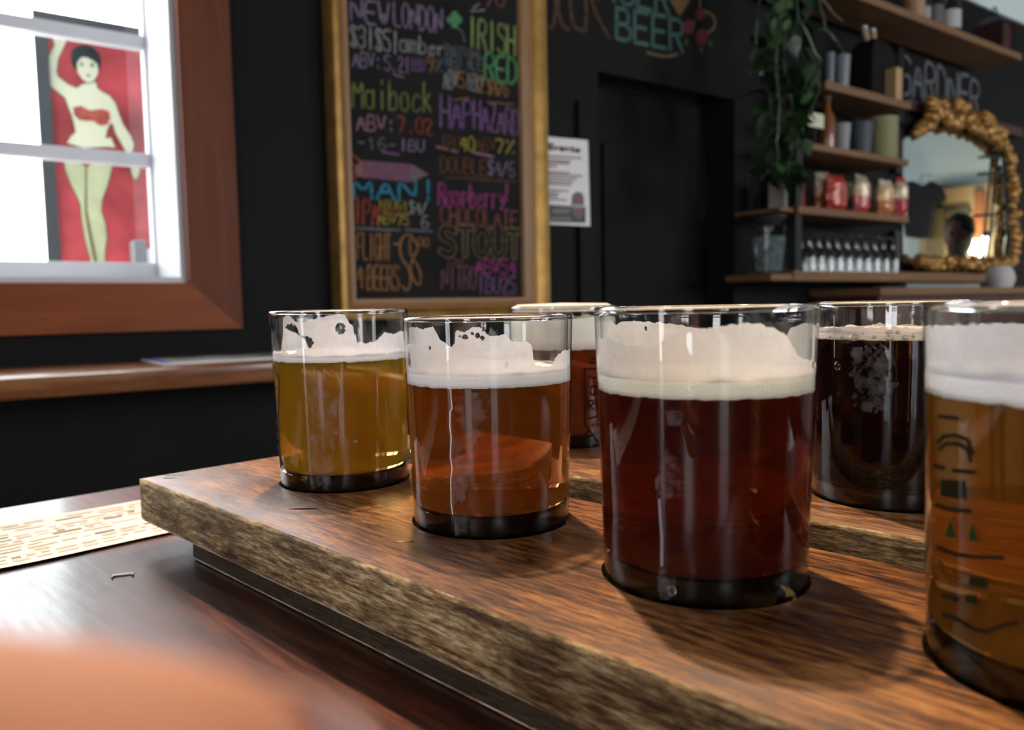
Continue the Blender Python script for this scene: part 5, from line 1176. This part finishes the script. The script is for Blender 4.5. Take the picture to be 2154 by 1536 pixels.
# 4: nearest, right edge
t, n = H1[3]
g, c = beer_glass(t, n, 'golden brown beer glass cut by the right edge, nearest the camera', B5, zof(2090, 852, t, n), zof(2090, 790, t, n), M_FOAM, M_LACE,
   [(1952, 690), (1990, 685), (2040, 683), (2100, 682), (2200, 684), (2400, 690)], [(2000, 690), (2100, 680), (2300, 690)], seed=4)
M_P5 = plain('brown-green print', (.022, .018, .008), .9, spec=.05); M_P5G = plain('green print', (.015, .045, .010), .9, spec=.05)
on_glass(g, c, 'printed_emblem', [[(1975, 876), (2015, 880)], [(1972, 932), (1985, 918), (2010, 916), (2035, 926), (2046, 955)], [(1975, 945), (1990, 934), (2015, 934), (2035, 945), (2042, 970)], [(1966, 980), (1985, 985)], [(2005, 990), (2050, 994)], [(1968, 1062), (2000, 1072), (2040, 1076)], [(1972, 1152), (2010, 1166), (2050, 1172), (2110, 1174)], [(1980, 1252), (2015, 1262)], [(1982, 1292), (2010, 1302), (2045, 1322), (2075, 1330), (2105, 1318), (2140, 1310)]], M_P5, wpx=9)
on_glass(g, c, 'printed_emblem', [[(1978, 1008), (2030, 1012), (2033, 1052), (1978, 1044)], [(2040, 1212), (2078, 1218), (2076, 1238), (2038, 1232)], [(2032, 1250), (2056, 1252), (2056, 1272), (2030, 1268)]], M_P5)
on_glass(g, c, 'printed_tree', [[(1999, 1090), (2010, 1132), (1988, 1128)], [(2046, 1100), (2058, 1140), (2036, 1136)]], M_P5G)
# rear board: overflowing amber and the porter
t, n = H2[0]
g, c = beer_glass(t, n, 'reddish amber beer with thick foam to the rim, on rear board', beer_mat('copper beer', (.78, .34, .06), 60, .34, (.34, .065, .012)), zof(1185, 738, t, n), zof(1185, 670, t, n), foam_mat('ivory foam', (.92, .89, .78)), M_LACEC, None, None, seed=5)
c_ = c; pxm = math.hypot(*c)/FPX
mb = MB(); mb.lathe([(0, HG-.0030), (ro(HG)-WT-.0010, HG-.0030), (ro(HG)-WT-.0010, HG+.0000), (ro(HG)-.006, HG+.0016), (0, HG+.0022)], 64); mb.build('foam_cap', bpy.data.materials['ivory foam'], g, smooth=True)
on_glass(g, c, 'printed_emblem', [[(1262, 776), (1230, 776), (1230, 892), (1258, 930)], [(1238, 793), (1262, 797)], [(1262, 814), (1246, 812), (1242, 820), (1244, 830), (1256, 832), (1256, 824)], [(1238, 862), (1238, 844), (1247, 843), (1249, 850), (1240, 853), (1249, 862)], [(1256, 842), (1256, 862)], [(1238, 882), (1260, 874)], [(1240, 762), (1262, 766)], [(1242, 752), (1252, 756)], [(1232, 912), (1242, 906)], [(1234, 922), (1248, 914)], [(1246, 892), (1248, 898)], [(1254, 890), (1256, 896)]], M_PRINT, wpx=3.4)
t, n = H2[1]
g, c = beer_glass(t, n, 'almost black porter with thin bubbly tan foam on rear board', B4, zof(1850, 718, t, n), zof(1850, 697, t, n), M_FOAMT, M_LACEC,
   [(1700, 691), (1730, 690), (1790, 687), (1850, 689), (1880, 687), (1920, 691), (1960, 690), (2030, 690)], [(1800, 689), (1830, 684), (1853, 680), (1880, 684), (1900, 688), (1940, 686), (1960, 684)],
   bubbles=[(1796, 710, 9), (1770, 709, 4), (1814, 701, 3), (1870, 698, 6), (1888, 699, 4), (1871, 711, 7), (1904, 710, 6), (1838, 709, 4), (1922, 707, 4), (1745, 708, 3)], seed=6)
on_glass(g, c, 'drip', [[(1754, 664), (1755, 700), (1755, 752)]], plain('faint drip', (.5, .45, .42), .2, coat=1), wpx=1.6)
drops(g, c, [(1762, 770, 8)])
sheen_patch(g, c, [(722, 1780, 1870), (760, 1785, 1885), (800, 1790, 1890), (840, 1795, 1880), (870, 1800, 1860)])
# ------------------------------------------------------------------ the hand at the lower left, close to the lens
def cpt(px, py, d): return CAM + ray(px, py)*d
hd = empty('person', (0, 0, 0), label='hand of the person taking the photo, blurred finger in lower left corner', cat='person')
def chain(name, pts, rad): return pts, rad
tip = cpt(560, 1870, .031)
V = []; E = []; Rd = []
def addv(p, r, parent=None):
    V.append(tuple(p)); Rd.append(r); i = len(V)-1
    if parent is not None: E.append((parent, i))
    return i
X_, Y_, Z_ = CR, CU, _F
def cc(x, y, d): return CAM + CR*x + CU*y + _F*d
palm = addv(cc(-.105, -.040, .010), (.020, .034))
wr = addv(cc(-.155, -.062, -.010), (.020, .027), palm); fa = addv(cc(-.24, -.070, -.045), (.026, .030), wr); addv(cc(-.37, -.072, -.09), (.034, .036), fa)
k1 = addv(cc(-.070, -.021, .020), .0105, palm); a = addv(cc(-.045, -.0180, .028), .0094, k1); b = addv(cc(-.026, -.0187, .031), .0090, a); addv(cc(-.0075, -.0208, .031), .0084, b)
k2 = addv(cc(-.070, -.044, .026), .0105, palm); a = addv(cc(-.040, -.046, .034), .0092, k2); b = addv(cc(-.018, -.049, .030), .0083, a); addv(cc(-.003, -.051, .020), .0074, b)
k3 = addv(cc(-.073, -.064, .024), .010, palm); a = addv(cc(-.045, -.069, .031), .0088, k3); b = addv(cc(-.024, -.072, .026), .008, a); addv(cc(-.012, -.073, .015), .0072, b)
k4 = addv(cc(-.079, -.082, .018), .009, palm); a = addv(cc(-.057, -.089, .024), .0078, k4); b = addv(cc(-.041, -.092, .018), .007, a); addv(cc(-.033, -.092, .009), .0064, b)
th = addv(cc(-.095, -.022, -.012), .0125, palm); a = addv(cc(-.066, -.016, -.022), .0105, th); addv(cc(-.042, -.020, -.026), .0088, a)
skinmesh('hand', V, E, Rd, M_SKIN, hd, root=0, sub=2)
mb = MB(); P0 = cc(-.0075, -.0150, .036); mb.ball((0, 0, 0), .0055, .0012, .0042, 12, 8); nl_ = mb.build('fingernail', plain('nail', (.60, .36, .30), .3, coat=.4), hd, smooth='all'); nl_.location = cc(-.012, -.0205, .0405); nl_.rotation_euler = (0, 0, 0)
